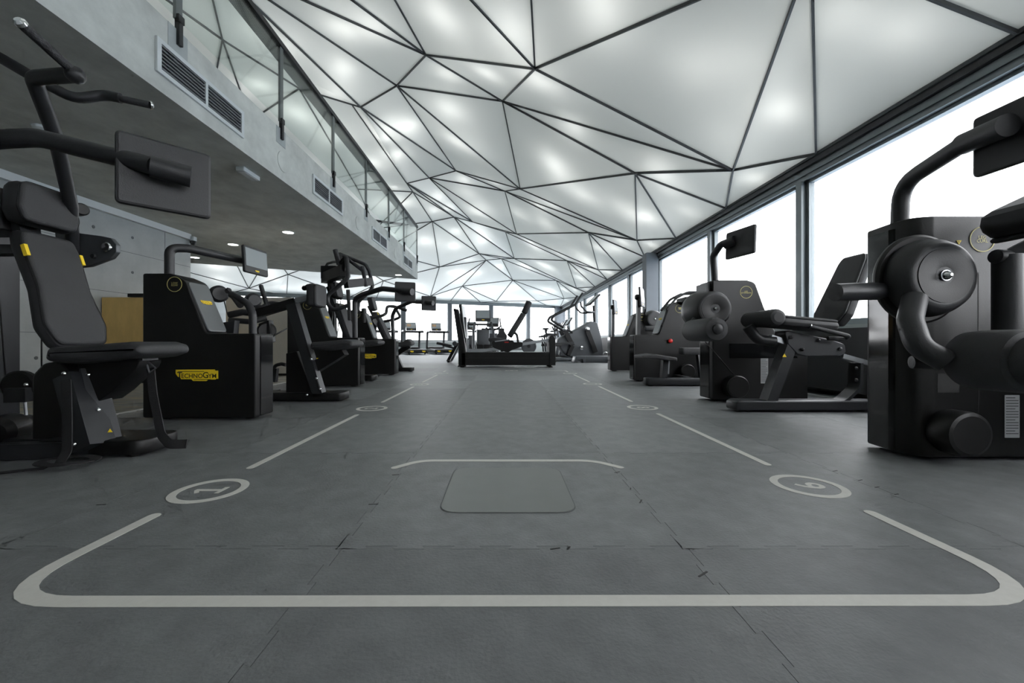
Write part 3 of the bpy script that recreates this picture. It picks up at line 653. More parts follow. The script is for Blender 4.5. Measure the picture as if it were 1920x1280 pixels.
def badge(parent, M, r, txt, m='yellow_ring'):
    MB().ring(M, r * .93, r, .002, 48).build('badge_ring', m, parent)
    if txt is None:          # print too small to read
        MB().box(-r * .34, r * .34, r * .06, r * .24, .0005, .002, M).box(-r * .24, r * .24, -r * .22, -r * .04, .0005, .002, M).build('badge_print', m, parent)
        return
    lettering(txt, m, M @ Matrix.Translation((0, 0, .001)) @ Matrix.Diagonal((1, 1, .03, 1)), r * (.36 if len(txt) < 10 else .30), parent, bold=.008)
def pad(parent, name, poly, M, th, bev=.025, seam=True, edge='upholstery_edge', face='upholstery', sub='front_cover'):
    """stitched cushion: a body and a raised front cover; local z is the front"""
    p = MB().prism(poly, -th, -.012, M, min(bev, th * .35)).build(name, edge, parent)
    if seam:
        n = len(poly); cx = sum(a for a, b in poly) / n; cy = sum(b for a, b in poly) / n
        k = .965
        MB().prism([(cx + (a - cx) * k, cy + (b - cy) * k) for a, b in poly], -.02, .006, M, min(.018, bev), bseg=3).build(sub, face, p)
    return p
def bolt(parent, p, ax, r=.012, t=.01, m='chrome', name='bolt'):
    return MB().lathe([(r, 0), (r, t * .6), (r * .6, t), (r * .3, t * 1.2)], p, ax, 12).build(name, m, parent)
def display(parent, c, right, up, w=.30, h=.24, lit=True, face=1, th=.03):
    """tablet display: local x right, y up, z = screen side"""
    M = frame(c, right, up)
    d = MB().prism(rrect(w, h, .02, 4), -th / 2, th / 2, M, .010).build('display', 'display_back', parent)
    MB().prism(rrect(w * .9, h * .66, .004, 2), th / 2, th / 2 + .002, M @ Matrix.Translation((0, h * .08, 0))).build('screen', 'screen_glass', d)
    MB().prism([(a * .055, b * .02) for a, b in LOGO], th / 2, th / 2 + .0015, M @ Matrix.Translation((0, -h * .38, 0))).build('display_logo', 'yellow', d)
    return d
def warn(parent, M, s):
    p = MB().prism([(-s / 2, s * .4), (0, -s * .45), (s / 2, s * .4)], 0, .0015, M).build('warning_sticker', 'yellow', parent)
    MB().box(-s * .05, s * .05, -s * .02, s * .25, .0015, .002, M).build('warning_mark', 'black_print', p)
def label_sheet(parent, M, w, h):
    p = MB().prism(rrect(w, h, .002, 1), 0, .0012, M).build('instruction_label', 'label_grey', parent)
    m = MB()
    for k in range(14):
        y = h / 2 - h * (k + 1) / 15.5
        m.box(-w * .42, w * (.42 if k % 4 else .2), y - h * .008, y + h * .008, .0012, .0016, M)
    m.build('label_print', 'black_print', p)

# ------------------------------------------------------------------ L1 shoulder press, nearest on the left
g = thing('shoulder_press', 'black shoulder press with upright padded seat and overhead handles, nearest on the left', 'exercise machine')
YM = 2.2
# backrest: local x across (towards +Y), y up the back, z to the front (+X)
bk_b, bk_t = V(-2.31, YM, .575), V(-2.52, YM, 1.21)
MBK = frame((bk_b + bk_t) / 2, (0, 1, 0), bk_t - bk_b)
hb = (bk_t - bk_b).length / 2
poly = fil2([(-.125, -hb), (.13, -hb), (.165, -hb + .12), (.135, -hb + .33), (.145, hb - .10), (.13, hb - .01), (-.13, hb - .01), (-.145, hb - .10), (-.135, -hb + .33), (-.165, -hb + .12)], [.05, .05, .1, .15, .08, .04, .04, .08, .15, .1], 4)
pad(g, 'backrest', poly, MBK, .075)
for s in (-1, 1): MB().box(s * .136 - .008, s * .136 + .008, hb - .17, hb - .11, -.012, .009, MBK).build('yellow_tab', 'yellow', g)
MHR = frame(V(-2.50, YM, 1.345), (0, 1, 0), V(-.09, 0, 1))
pad(g, 'headrest', fil2([(-.13, -.115), (.13, -.115), (.155, -.04), (.13, .11), (-.13, .11), (-.155, -.04)], [.04, .04, .05, .05, .05, .05], 4), MHR, .11, .035)
MB().box(-.05, .05, -hb, hb + .2, -.13, -.085, MBK).build('backrest_spine', 'frame_grey', g)
# seat: side profile in X-Z
sp = fil2([(-2.36, .50), (-2.34, .575), (-2.10, .588), (-1.92, .602), (-1.86, .585), (-1.85, .54), (-1.92, .515), (-2.2, .485)], [.03, .03, .1, .03, .03, .03, .05, .1], 4)
MB().prism(sp, -2.37, -2.03, XZ, .035, bseg=4).build('seat', 'upholstery', g)
# seat carriage and inclined column
MB().bar(V(-2.40, YM, .50), V(-1.95, YM, .50), .10, .035).build('seat_rail', 'frame_grey', g)
slab_xz(MB(), fil2([(-2.28, .485), (-1.94, .505), (-1.96, .46), (-2.10, .33), (-2.17, .28), (-2.25, .30)], .015, 3), 2.13, 2.27, .006).build('seat_bracket', 'black_paint', g)
MB().bar(at(141, 705, 2.13), at(178, 838, 2.06), .10, .13, up=(0, 1, 0)).build('inclined_column', 'frame_grey', g)
cm = frame(at(203, 780, 2.12), V(.03, .0, -.35).normalized(), V(1, 0, .1))
MB().bar(at(172, 690, 2.16), at(206, 822, 2.12), .10, .012, up=(1, -.3, .2)).build('column_face', 'frame_grey', g)
MB().bar(at(182, 776, 2.105), at(194, 818, 2.09), .03, .012, up=(1, -.3, .2)).build('adjuster_slot', 'black_print', g)
bolt(g, at(185, 768, 2.08), (.3, -1, 0), .012, .012)
warn(g, frame(at(206, 807, 2.07), (1, .25, 0), (0, 0, -1)), .022)
for p in ((121, 700, 2.02), (166, 702, 2.1), (140, 832, 2.0)): bolt(g, at(*p), (.3, -1, 0), .010, .01)
# base: floor beam with rounded step, long foot beam to the left
slab = fil2([(-2.42, 2.06), (-1.87, 2.06), (-1.87, 2.34), (-2.42, 2.34)], [.02, .1, .1, .02], 6)
MB().prism(slab, .012, .088, None, .012).build('base_step', 'black_paint', g)
for x, y in ((-1.95, 2.1), (-1.95, 2.3), (-2.38, 2.1), (-2.38, 2.3)): MB().disc((x, y, .006), (0, 0, 1), .022, .012, 12).build('rubber_foot', 'black_print', g)
MB().bar(V(-2.0, 2.12, .045), V(-2.72, 2.0, .045), .07, .075).build('base_beam', 'frame_grey', g)
MB().bar(V(-2.45, 2.2, .04), V(-3.1, 2.2, .04), .10, .07).build('base_beam', 'frame_grey', g)
# rear upright shroud, mast and pulley
sh = fil2([(-2.56, .06), (-2.34, .06), (-2.34, .42), (-2.40, .50), (-2.50, .485), (-2.56, .42)], [0, 0, .05, .06, .06, .06], 4)
slab_xz(MB(), sh, 2.16, 2.34, .012).build('rear_shroud', 'black_paint', g)
MB().box(-3.20, -3.085, 2.42, 2.54, .012, 1.5).build('mast', 'frame_grey', g)
MB().box(-3.2, -2.50, 2.16, 2.24, 1.08, 1.13).build('mast_bracket', 'frame_grey', g)
MB().box(-2.95, -2.66, 2.1, 2.3, 1.2, 1.42, bev=.02).build('pivot_housing', 'black_paint', g)
warn(g, frame(V(-2.68, 2.098, 1.33), (1, 0, 0), (0, 0, -1)), .03)
MB().disc(at(38, 722, 2.3), (.25, -1, 0), .085, .05, 28, .012).build('pulley_wheel', 'black_paint', g)
MB().box(-.05, .05, -.06, .02, -.035, .035, frame(at(38, 733, 2.28), (1, .2, 0), (0, 0, 1))).build('pulley_yoke', 'frame_grey', g)
bolt(g, at(50, 721, 2.24), (.2, -1, 0), .011, .01)
MB().tube([at(46, 748, 2.3), at(49, 778, 2.3)], .008).build('cable_end', 'steel', g)
MB().tube([at(-14, 400, 2.32), at(11, 712, 2.32)], .004, sides=6).build('cable', 'black_print', g)
MB().tube([at(78, 600, 2.45), at(78, 690, 2.45)], .004, sides=6).build('cable', 'black_print', g)
MB().disc(at(8, 806, 2.22), (.5, -1, 0), .085, .2, 28, .03).build('cable_drum', 'black_paint', g)
MB().disc(at(36, 806, 2.38), (.5, -1, 0), .088, .12, 28, .02).build('cable_drum_cover', 'frame_grey', g)
# swing lever plate with silver cap
LM = frame(at(165, 465, 2.5), (1, 0, 0), (0, 0, 1))
lp = [at(*q, 2.5) for q in ((100, 415), (142, 436), (189, 442), (208, 446), (218, 458), (218, 472), (208, 484), (167, 499), (110, 505))]
MB().prism(fil2([(q.x, q.z) for q in lp], .015, 3), -2.53, -2.50, XZ, .004).build('lever_plate', 'trainer_grey', g)
MB().disc(at(200, 463, 2.485), (0, -1, 0), .03, .02, 24).build('pivot_cap', 'chrome', g)
MB().disc(at(175, 480, 2.49), (0, -1, 0), .016, .015, 16).build('lever_bolt', 'frame_grey', g)
MB().disc(at(150, 393, 2.6), (1, -.4, 0), .04, .06, 20).build('roller_stop', 'black_paint', g)
bolt(g, at(143, 428, 2.45), (.3, -1, 0), .012, .012)
# press arms
MB().tube([at(136, 470, 2.42), at(133, 385, 2.30), at(106, 262, 2.02), at(62, 146, 1.80), at(146, 140, 1.74)], .031, rnd=.06, sides=16).build('near_press_arm', 'tube_black', g)
MB().lathe([(.004, -.036), (.022, -.029), (.034, -.014), (.036, 0), (.034, .014), (.022, .029), (.004, .036)], at(141, 140, 1.735), (0, -.3, 1), 18).build('near_arm_knuckle', 'tube_black', g)
nh = MB().tube([at(140, 136, 1.73), at(41, 46, 1.56)], .0185, sides=16).build('near_handle', 'rubber_grip', g)
MB().lathe([(.021, 0), (.021, .012), (.012, .02)], at(41, 46, 1.56), at(36, 40, 1.55) - at(41, 46, 1.56), 16).build('handle_cap', 'chrome', nh)
MB().tube([at(-60, 75, 2.35), at(0, 108, 2.38), at(72, 150, 2.44), at(140, 186, 2.52), at(196, 178, 2.6), at(226, 184, 2.62)], .031, rnd=.12, sides=16).build('far_press_arm', 'tube_black', g)
fh = MB().tube([at(222, 184, 2.62), at(281, 197, 2.68)], .0215, sides=16).build('far_handle', 'rubber_grip', g)
MB().lathe([(.026, 0), (.027, .010), (.016, .018)], at(281, 197, 2.68), at(290, 199, 2.7) - at(281, 197, 2.68), 16).build('handle_cap', 'chrome', fh)
# hanging straps
def strap(pts, w, up): return MB().tube(fillet(pts, .06, 5), 1, prof=[(-w / 2, -.0025), (w / 2, -.0025), (w / 2, .0025), (-w / 2, .0025)], up=up)
strap([at(282, 690, 2.12), at(287, 740, 2.1), at(302, 815, 2.06), at(318, 833, 2.03), at(350, 832, 2.03)], .045, (0, 1, 0)).build('strap', 'strap_black', g)
MB().tube([at(278, 678, 2.13), at(292, 690, 2.1), at(280, 698, 2.1), at(276, 684, 2.12)], .004, sides=6).build('strap_clip', 'steel', g)
strap([at(124, 712, 1.98), at(126, 780, 1.97), at(126, 846, 1.96), at(112, 868, 1.92)], .05, (0, 1, 0)).build('strap', 'strap_black', g)
lc = at(128, 872, 1.93); lc.z = .028
loop = [V(lc.x + .11 * math.cos(a), 1.93 + .075 * math.sin(a), .026) for a in [2 * math.pi * k / 18 for k in range(19)]]
MB().tube(loop, 1, prof=[(-.022, -.0025), (.022, -.0025), (.022, .0025), (-.022, .0025)], up=(0, 0, 1)).build('strap_loop', 'strap_black', g)
strap([V(lc.x - .05, 1.88, .006), V(lc.x - .20, 1.80, .005), V(lc.x - .26, 1.79, .005)], .035, (0, 0, 1)).build('strap_tail', 'strap_black', g)
# display on its long arm, and the weight tower it springs from
dc = V(-1.335, 1.575, 1.25)
drt = V(-.73, -.69, 0)
display(g, dc, V(-.69, -.72, 0), (0, 0, 1), .29, .27)
MB().tube([V(-2.1, 1.33, .6), V(-2.1, 1.33, 1.18), at(-20, 262, 1.48), at(70, 258, 1.50), at(290, 312, 1.495)], .033, rnd=.16, sides=18).build('display_arm', 'tube_black', g)
MB().tube([at(282, 311, 1.49), at(358, 332, 1.565)], .040, sides=18).build('arm_sleeve', 'tube_black', g)
tp = fil2([(-3.0, .02), (-1.98, .02), (-1.98, .66), (-2.3, .66), (-2.45, 1.13), (-3.0, 1.13)], [.01, .03, .03, .06, .1, .03], 5)
slab_xz(MB(), tp, 1.17, 1.42, .012).build('weight_tower', 'black_paint', g)
settle(g, (-2.3, 2.0, 0))

# ------------------------------------------------------------------ R1 leg curl, nearest on the right
g = thing('leg_curl_machine', 'black leg curl machine with large round pivot drum and roller, nearest on the right', 'exercise machine')
TY0, TY1 = 2.01, 2.30
foot = fil2([(2.095, TY1), (2.072, 2.13), (2.09, 2.03), (2.17, TY0), (3.05, TY0), (3.05, TY1)], [.02, .05, .06, .06, .03, .03], 4)
MB().prism(foot, .018, 1.237, None, .010).build('weight_tower', 'black_paint', g)
MB().prism(fil2([(2.09, TY1 - .02), (2.068, 2.14), (2.075, 2.10), (2.12, 2.28)], .004, 2), .025, 1.20).build('gloss_panel', 'black_gloss', g)
for x in (2.2, 2.9):
    for y in (2.08, 2.22): MB().disc((x, y, .009), (0, 0, 1), .03, .018, 12).build('rubber_foot', 'black_print', g)
bx('tower_joint', 'black_print', 2.395, 2.399, TY0 - .0012, TY0 + .01, .03, .95, g)
badge(g, frame((2.415, TY0 - .001, 1.118), (1, 0, 0), (0, 0, 1)), .064, 'LEG\nCURL')
warn(g, frame((2.297, TY0 - .001, 1.102), (1, 0, 0), (0, 0, 1)), .026)
label_sheet(g, frame((2.565, TY0 - .001, .225), (1, 0, 0), (0, 0, 1)), .075, .215)
bx('tower_recess', 'black_print', 2.19, 2.30, TY0 - .001, TY0 + .005, .345, .44, g)
ax = V(0, -1, 0)
dr = V(2.072, 2.005, .912)
MB().lathe([(.215, 0), (.222, .01), (.222, .022), (.21, .03)], dr, ax, 48).build('drum_back_plate', 'black_paint', g)
d = MB().lathe([(.185, .02), (.190, .06), (.180, .10), (.163, .128), (.150, .135), (.135, .136)], dr, ax, 48).build('pivot_drum', 'tube_black', g)
MB().lathe([(.128, .130), (.128, .1395), (.05, .1385), (.03, .133)], dr, ax, 48).build('drum_cap', 'black_paint', d)
bolt(g, dr + ax * .13, ax, .021, .03)
MB().lathe([(.026, 0), (.026, .012)], dr + ax * .132, ax, 20).build('washer', 'steel', g)
MB().tube([V(1.95, 2.02, .86), at(1600, 547, 1.94), at(1566, 548, 1.93)], [.044, .043, .042], sides=20).build('stop_bar', 'tube_black', g)
MB().tube([at(1715, 560, 1.86), at(1706, 600, 1.80), at(1722, 650, 1.74), at(1775, 678, 1.69)], .046, rnd=.09, sides=20, seg=7).build('roller_arm', 'tube_black', g)
MB().roll(at(1708, 679, 1.80), at(1775, 679, 1.76), .030, 18).build('cross_bar', 'tube_black', g)
ra, rb = V(2.0, 1.735, .525), V(2.0, 1.22, .525)
MB().lathe([(.05, 0), (.10, .006), (.118, .03), (.124, .08), (.124, .20), (.118, .225), (.10, .235), (.10, .50), (.08, .515), (.03, .515)], ra, rb - ra, 32).build('ankle_roller', 'upholstery', g)
MB().disc(rb - V(0, .004, 0), (0, -1, 0), .04, .015, 20).build('roller_cap', 'tube_black', g)
MB().lathe([(.105, 0), (.110, .01), (.110, .09), (.105, .105), (.09, .11)], V(2.236, 2.01, .155), ax, 40).build('cable_cover', 'black_paint', g)
# thigh-pad post and pad on the user's side
MB().tube([V(2.33, 1.84, .50), V(2.33, 1.84, 1.0)], .05, sides=20).build('pad_post', 'tube_black', g)
MB().roll(V(2.27, 1.84, .995), V(2.48, 1.84, .995), .033, 18).build('pad_bracket', 'tube_black', g)
MT = frame(V(2.45, 1.70, 1.15), (0, 1, 0), V(.86, 0, .40))
pad(g, 'thigh_pad', rrect(.30, .52, .07, 6), MT, .14, .05)
MB().bar(V(2.33, 1.84, 1.0), V(2.46, 1.76, 1.10), .06, .05).build('pad_arm', 'frame_grey', g)
MB().lathe([(.01, 0), (.022, .01), (.026, .03), (.02, .045), (.006, .05)], at(1912, 632, 1.86), (0, -1, 0), 18).build('red_knob', 'red_plastic', g)
MB().tube([V(2.47, 1.88, .62), at(1912, 632, 1.87)], .008).build('knob_pin', 'steel', g)
# seat side: bench on its frame, right of the frame edge
pad(g, 'bench_seat', rrect(.34, .55, .06, 5), frame(V(2.95, 1.62, .62), (0, 1, 0), V(1, 0, .05)) @ Matrix.Rotation(math.pi, 4, 'Y'), .09, .03)
MB().box(2.55, 3.2, 1.55, 1.68, .018, .095, bev=.02).build('base_beam', 'frame_grey', g)
MB().bar(V(2.9, 1.62, .09), V(2.95, 1.62, .62), .08, .06).build('bench_post', 'frame_grey', g)
MB().bar(V(2.9, 1.62, .08), V(2.9, 2.1, .08), .06, .06).build('base_link', 'frame_grey', g)
# display arm
MB().tube([V(2.118, 2.13, 1.2), at(1690, 345, 2.12), at(1800, 274, 1.80), at(1850, 252, 1.69)], .0375, rnd=.13, sides=18).build('display_arm', 'tube_black', g)
MB().tube([at(1806, 270, 1.78), at(1890, 234, 1.60)], .046, sides=18).build('arm_sleeve', 'tube_black', g)
display(g, V(2.105, 1.615, 1.46), V(-.02, 1, 0), V(0, 0, 1), .32, .265)
settle(g, (2.4, 2.0, 0))

# ------------------------------------------------------------------ R2 leg extension
g = thing('leg_extension_machine', 'black leg extension machine with reclined seat and puckered shin roller by window', 'exercise machine')
T0, T1 = 4.0, 4.27
tp = fil2([(2.10, .02), (3.06, .02), (3.06, .55), (2.78, .60), (2.62, .95), (2.53, 1.20), (2.45, 1.222), (2.10, 1.222)], [.02, .02, .03, .1, .2, .07, .05, .02], 5)
slab_xz(MB(), tp, T0, T1, .012).build('weight_tower', 'black_paint', g)
bx('gloss_panel', 'black_gloss', 2.094, 2.10, T0 + .06, T1 - .03, .03, 1.20, g)
bx('tower_side_cap', 'frame_grey', 2.06, 2.11, T0 + .04, T1 - .01, 1.02, 1.20, g)
for x in (2.2, 2.9): MB().disc((x, 4.13, .01), (0, 0, 1), .05, .02, 12).build('rubber_foot', 'black_print', g)
badge(g, frame((2.437, T0 - .001, 1.10), (1, 0, 0), (0, 0, 1)), .062, 'LEG\nEXTENSION')
bx('tower_band', 'black_gloss', 2.27, 2.95, T0 - .004, T0 + .005, .44, .585, g)
label_sheet(g, frame((2.62, T0 - .001, .31), (1, 0, 0), (0, 0, 1)), .075, .25)
MB().lathe([(.105, 0), (.11, .01), (.11, .10), (.10, .11)], V(2.30, T0, .16), ax, 36).build('cable_cover', 'black_paint', g)
dr = V(1.995, 4.0, .915)
MB().lathe([(.15, -.10), (.19, -.05), (.195, .02), (.18, .10), (.168, .22), (.155, .245), (.14, .25)], dr, ax, 44).build('pivot_drum', 'tube_black', g)
MB().lathe([(.13, .24), (.13, .253), (.05, .252), (.03, .245)], dr, ax, 40).build('drum_cap', 'black_paint', g)
bolt(g, dr + ax * .245, ax, .017, .025)
MB().tube([V(2.0, 3.9, .85), V(1.86, 3.86, .82), V(1.80, 3.83, .74), V(1.82, 3.80, .71)], .034, rnd=.06, sides=16).build('roller_arm', 'tube_black', g)
rr = MB().lathe([(.05, 0), (.09, .005), (.102, .03), (.104, .25), (.103, .44), (.095, .475), (.06, .482)], V(1.825, 3.88, .71), ax, 28).build('shin_roller', 'upholstery', g)
for k in range(12):
    a = 2 * math.pi * k / 12
    p = V(1.825, 3.402, .71) + V(math.cos(a), 0, math.sin(a)) * .072
    MB().bar(p - V(math.cos(a), 0, math.sin(a)) * .028, p + V(math.cos(a), -.25, math.sin(a)) * .022 + V(0, .012, 0), .006, .01).build('gather_fold', 'upholstery_edge', rr)
MB().lathe([(.044, 0), (.042, .02), (.02, .03), (.008, .031)], V(1.825, 3.405, .71), ax, 22).build('roller_cap', 'tube_black', g)
MB().tube([V(1.98, 3.9, .60), V(2.34, 3.95, .21)], .005, sides=6).build('cable', 'black_print', g)
# seat, bolster, backrest
MB().roll(V(2.27, 3.72, .80), V(2.27, 3.28, .805), .072, 22, .5).build('thigh_bolster', 'upholstery', g)
pad(g, 'seat', rrect(.50, .36, .05, 5), frame(V(2.55, 3.47, .80), (1, 0, -.09), (0, 1, 0)), .085, .03)
b0, b1 = V(2.79, 3.47, .755), V(3.055, 3.47, 1.365)
MB2 = frame((b0 + b1) / 2, (0, -1, 0), b1 - b0); hb = (b1 - b0).length / 2
pad(g, 'backrest', fil2([(-.13, -hb), (.13, -hb), (.175, -hb + .10), (.16, -.02), (.14, hb - .06), (.115, hb), (-.115, hb), (-.14, hb - .06), (-.16, -.02), (-.175, -hb + .10)], [.04, .04, .06, .1, .05, .04, .04, .05, .1, .06], 4), MB2, .085)
bz = fil2([(1.98, .015), (3.2, .015), (3.2, .1), (1.98, .1)], [.02, .01, .01, .04], 4)
slab_xz(MB(), bz, 3.39, 3.55, .012).build('base_beam', 'frame_grey', g)
for x in (2.05, 3.1): MB().disc((x, 3.47, .008), (0, 0, 1), .04, .016, 12).build('rubber_foot', 'black_print', g)
MB().bar(at(1437, 760, 3.46), at(1480, 640, 3.46), .11, .085, up=(1, 0, .3)).build('inclined_leg', 'frame_grey', g)
bp = [at(*q, 3.40) for q in ((1470, 618), (1560, 637), (1584, 645), (1587, 660), (1578, 667), (1512, 668), (1495, 663), (1478, 645))]
MB().prism(fil2([(q.x, q.z) for q in bp], .03, 4), -3.54, -3.40, XZ, .006).build('seat_carriage', 'frame_grey', g)
for p in ((1504, 655), (1575, 654), (1483, 632), (1534, 638)): bolt(g, at(*p, 3.395), ax, .016, .012, 'tube_black')
warn(g, frame(at(1471, 666, 3.39), (1, 0, 0), (0, 0, -1)), .035)
MB().tube([at(1517, 612, 3.30), at(1560, 622, 3.29), at(1592, 630, 3.29), at(1585, 636, 3.32), at(1552, 634, 3.34)], .018, rnd=.04, sides=14).build('grab_handle', 'rubber_grip', g)
bolt(g, at(1519, 611, 3.30), V(-1, 0, .2), .02, .008)
MB().bar(at(1578, 667, 3.45), at(1632, 682, 3.45), .04, .04).build('adjust_rail', 'steel', g)
MB().bar(at(1444, 632, 3.45), at(1474, 642, 3.45), .04, .045).build('adjust_rail', 'steel', g)
MB().tube([at(1402, 612, 3.48), at(1420, 636, 3.46), at(1452, 640, 3.45)], .045, rnd=.09, sides=14).build('bolster_bracket', 'tube_black', g)
prof = [(-.06, -.012), (.06, -.012), (.06, .012), (-.06, .012)]
MB().tube([at(1605, 680, 3.47), at(1604, 725, 3.47), at(1575, 752, 3.47), at(1500, 757, 3.47)], 1, rnd=.14, prof=prof, up=(1, 0, 0), seg=8).build('curved_strut', 'frame_grey', g)
for p in ((1605, 690), (1605, 712), (1505, 757), (1529, 757)): bolt(g, at(*p, 3.405), ax, .014, .01, 'frame_grey')
# display
MB().tube([V(2.19, 4.12, 1.2), at(1337, 480, 4.12), at(1352, 458, 4.02), at(1368, 452, 3.92)], .033, rnd=.08, sides=16).build('display_arm', 'tube_black', g)
MB().tube([at(1359, 459, 3.97), at(1378, 450, 3.88)], .045, sides=16).build('arm_sleeve', 'tube_black', g)
display(g, V(2.28, 3.83, 1.555), V(-.25, 1, 0), V(.05, 0, 1), .34, .27)
settle(g, (2.5, 3.7, 0))

# ------------------------------------------------------------------ shared pieces for the tower machines
def tower_left(g, y0, x0, x1, ztop, txt, th=.24, logo_w=.27, zs=.665, xs=-2.28):
    """weight tower of the left row: tall towards the wall, low at the aisle, grey sloped fascia"""
    xa, xb = xs - .16, xs
    prof = fil2([(x0, .02), (x1, .02), (x1, zs), (xb, zs), (xa, ztop - .05), (xa - .12, ztop), (x0, ztop)], [.02, .02, .02, .05, .10, .05, .02], 6)
    slab_xz(MB(), prof, y0, y0 + th, .010).build('weight_tower', 'black_paint', g)
    # sloped fascia strip lying on the slope, set in from both faces
    a, b = V(xb - .012, 0, zs + .035), V(xa + .005, 0, ztop - .09)
    d = (b - a).normalized(); n = V(-d.z, 0, d.x); n = n if n.x > 0 else -n
    M = frame(V(0, y0 + th / 2, 0) + (a + b) / 2 + n * .004, (0, 1, 0), d)
    if (M.to_3x3() @ V(0, 0, 1)).dot(n) < 0: M = frame(V(0, y0 + th / 2, 0) + (a + b) / 2 + n * .004, (0, -1, 0), d)
    f = MB().prism(rrect(th - .035, (b - a).length + .05, .03, 4), -.012, .012, M, .006).build('sloped_fascia', 'fascia_grey', g)
    ML = M @ Matrix.Translation((0, .04, .0135))
    logo(g, ML, .115)
    # aisle end: glossy strip with rounded near corner
    bx('gloss_panel', 'black_gloss', x1 - .004, x1 + .006, y0 + .06, y0 + th - .02, .03, zs - .015, g)
    for x in (x0 + .1, x1 - .1): MB().disc((x, y0 + th / 2, .01), (0, 0, 1), .05, .02, 12).build('rubber_foot', 'black_print', g)
    badge(g, frame((x0 + .285 * (x1 - x0), y0 - .001, ztop - .085), (1, 0, 0), (0, 0, 1)), .058, txt)
    logo(g, frame((x0 + .485 * (x1 - x0), y0 - .0015, .345), (1, 0, 0), (0, 0, 1)), logo_w)
def row_base(g, y, xr, xl, zs=.60, xseat=None, col_top=None):
    """floor beam, inclined seat column and nose step of a left-row station; y = near face"""
    MB().prism(fil2([(xl, y), (xr, y), (xr, y + .22), (xl, y + .22)], [.02, .07, .07, .02], 5), .012, .09, None, .012).build('base_step', 'black_paint', g)
    for x in (xr - .07, xl + .1): MB().disc((x, y + .11, .006), (0, 0, 1), .03, .012, 12).build('rubber_foot', 'black_print', g)
def seat_xz(g, x0, x1, z, y, w=.34, tilt=.02, name='seat'):
    p = fil2([(x0, z - .085), (x0 + .01, z - .015), (x0 + .2, z), (x1 - .08, z + tilt), (x1 - .005, z - .005), (x1, z - .05), (x1 - .06, z - .075), (x0 + .2, z - .10)], [.03, .03, .1, .04, .03, .03, .04, .1], 4)
    return MB().prism(p, -(y + w / 2), -(y - w / 2), XZ, .03, bseg=3).build(name, 'upholstery', g)

# ------------------------------------------------------------------ L2 low row
g = thing('low_row_machine', 'black low row machine with tall tower, yellow logo and chest pad, second on the left', 'exercise machine')
tower_left(g, 3.05, -2.765, -1.90, 1.127, 'LOW\nROW', th=.24, logo_w=.325)
row_base(g, 4.0, -1.615, -2.5)
MB().box(-3.0, -2.45, 4.03, 4.19, .012, .075).build('base_beam', 'frame_grey', g)
MB().bar(V(-2.35, 3.3, .045), V(-2.35, 4.1, .045), .08, .06).build('base_link', 'frame_grey', g)
# inclined column
MB().bar(at(549, 570, 4.05), at(600, 742, 4.05), .10, .10, up=(0, 1, 0)).build('inclined_column', 'frame_grey', g)
slab_xz(MB(), fil2([(q.x, q.z) for q in (at(540, 662, 4.1), at(560, 658, 4.1), at(590, 738, 4.1), at(540, 738, 4.1))], .01, 2), 4.06, 4.18, .006).build('column_gusset', 'black_paint', g)
MB().bar(at(575, 648, 3.995), at(584, 674, 3.995), .012, .02, up=(1, 0, 0)).build('adjuster_slot', 'black_print', g)
MB().bar(at(592, 708, 3.995), at(599, 732, 3.995), .012, .02, up=(1, 0, 0)).build('adjuster_slot', 'black_print', g)
for p in ((584, 673), (594, 709), (601, 729), (576, 740)): bolt(g, at(*p, 3.99), (0, -1, 0), .012, .01)
MB().bar(at(590, 690, 4.12), at(645, 656, 4.12), .12, .11).build('seat_bracket', 'black_paint', g)
seat_xz(g, -1.92, -1.495, .612, 4.11, .36, .015)
# top beam, chest pad
MB().bar(at(470, 592, 4.08), at(556, 566, 4.1), .09, .08).build('top_beam', 'black_paint', g)
MB().bar(at(540, 568, 4.1), at(588, 556, 4.1), .05, .055).build('pad_slide', 'steel', g)
MC = frame(at(602, 555, 4.1), (0, -1, 0), V(0, 0, 1))
if (MC.to_3x3() @ V(0, 0, 1)).x < 0: MC = frame(at(602, 555, 4.1), (0, 1, 0), V(0, 0, 1))
pad(g, 'chest_pad', rrect(.26, .235, .05, 5), MC, .10, .03)
MB().tube([at(586, 535, 4.1), at(577, 535, 4.1), at(572, 539, 4.1)], .016, rnd=.02).build('release_lever', 'tube_black', g)
MB().lathe([(.01, -.02), (.025, -.01), (.025, .01), (.01, .02)], at(571, 540, 4.1), (0, -1, 0), 14).build('lever_knob', 'tube_black', g)
# rowing arms
MB().tube([at(474, 628, 3.45), at(474, 590, 3.45), at(466, 570, 3.46), at(434, 552, 3.5)], .031, rnd=.10, sides=16).build('row_arm', 'tube_black', g)
MB().roll(at(434, 550, 3.50), at(452, 574, 3.46), .026, 14).build('arm_grip', 'rubber_grip', g)
MB().lathe([(.01, -.025), (.026, -.012), (.026, .012), (.01, .025)], at(428, 545, 3.5), (1, 0, .7), 14).build('arm_cap', 'rubber_grip', g)
MB().tube([at(430, 590, 3.7), at(455, 585, 3.7), at(478, 588, 3.72)], .03, rnd=.06, sides=14).build('link_arm', 'tube_black', g)
MB().tube([at(430, 600, 3.75), at(470, 603, 3.78), at(500, 596, 3.85)], .026, rnd=.06, sides=14).build('link_arm', 'tube_black', g)
MB().tube([at(480, 574, 4.3), at(492, 578, 4.32), at(505, 568, 4.4), at(524, 571, 4.4)], .03, rnd=.06, sides=14).build('row_arm', 'tube_black', g)
MB().roll(at(502, 577, 4.35), at(489, 535, 4.4), .023, 14).build('arm_grip', 'rubber_grip', g)
MB().disc(at(474, 563, 4.0), (.75, -.65, 0), .072, .10, 24, .02).build('pivot_roller', 'tube_black', g)
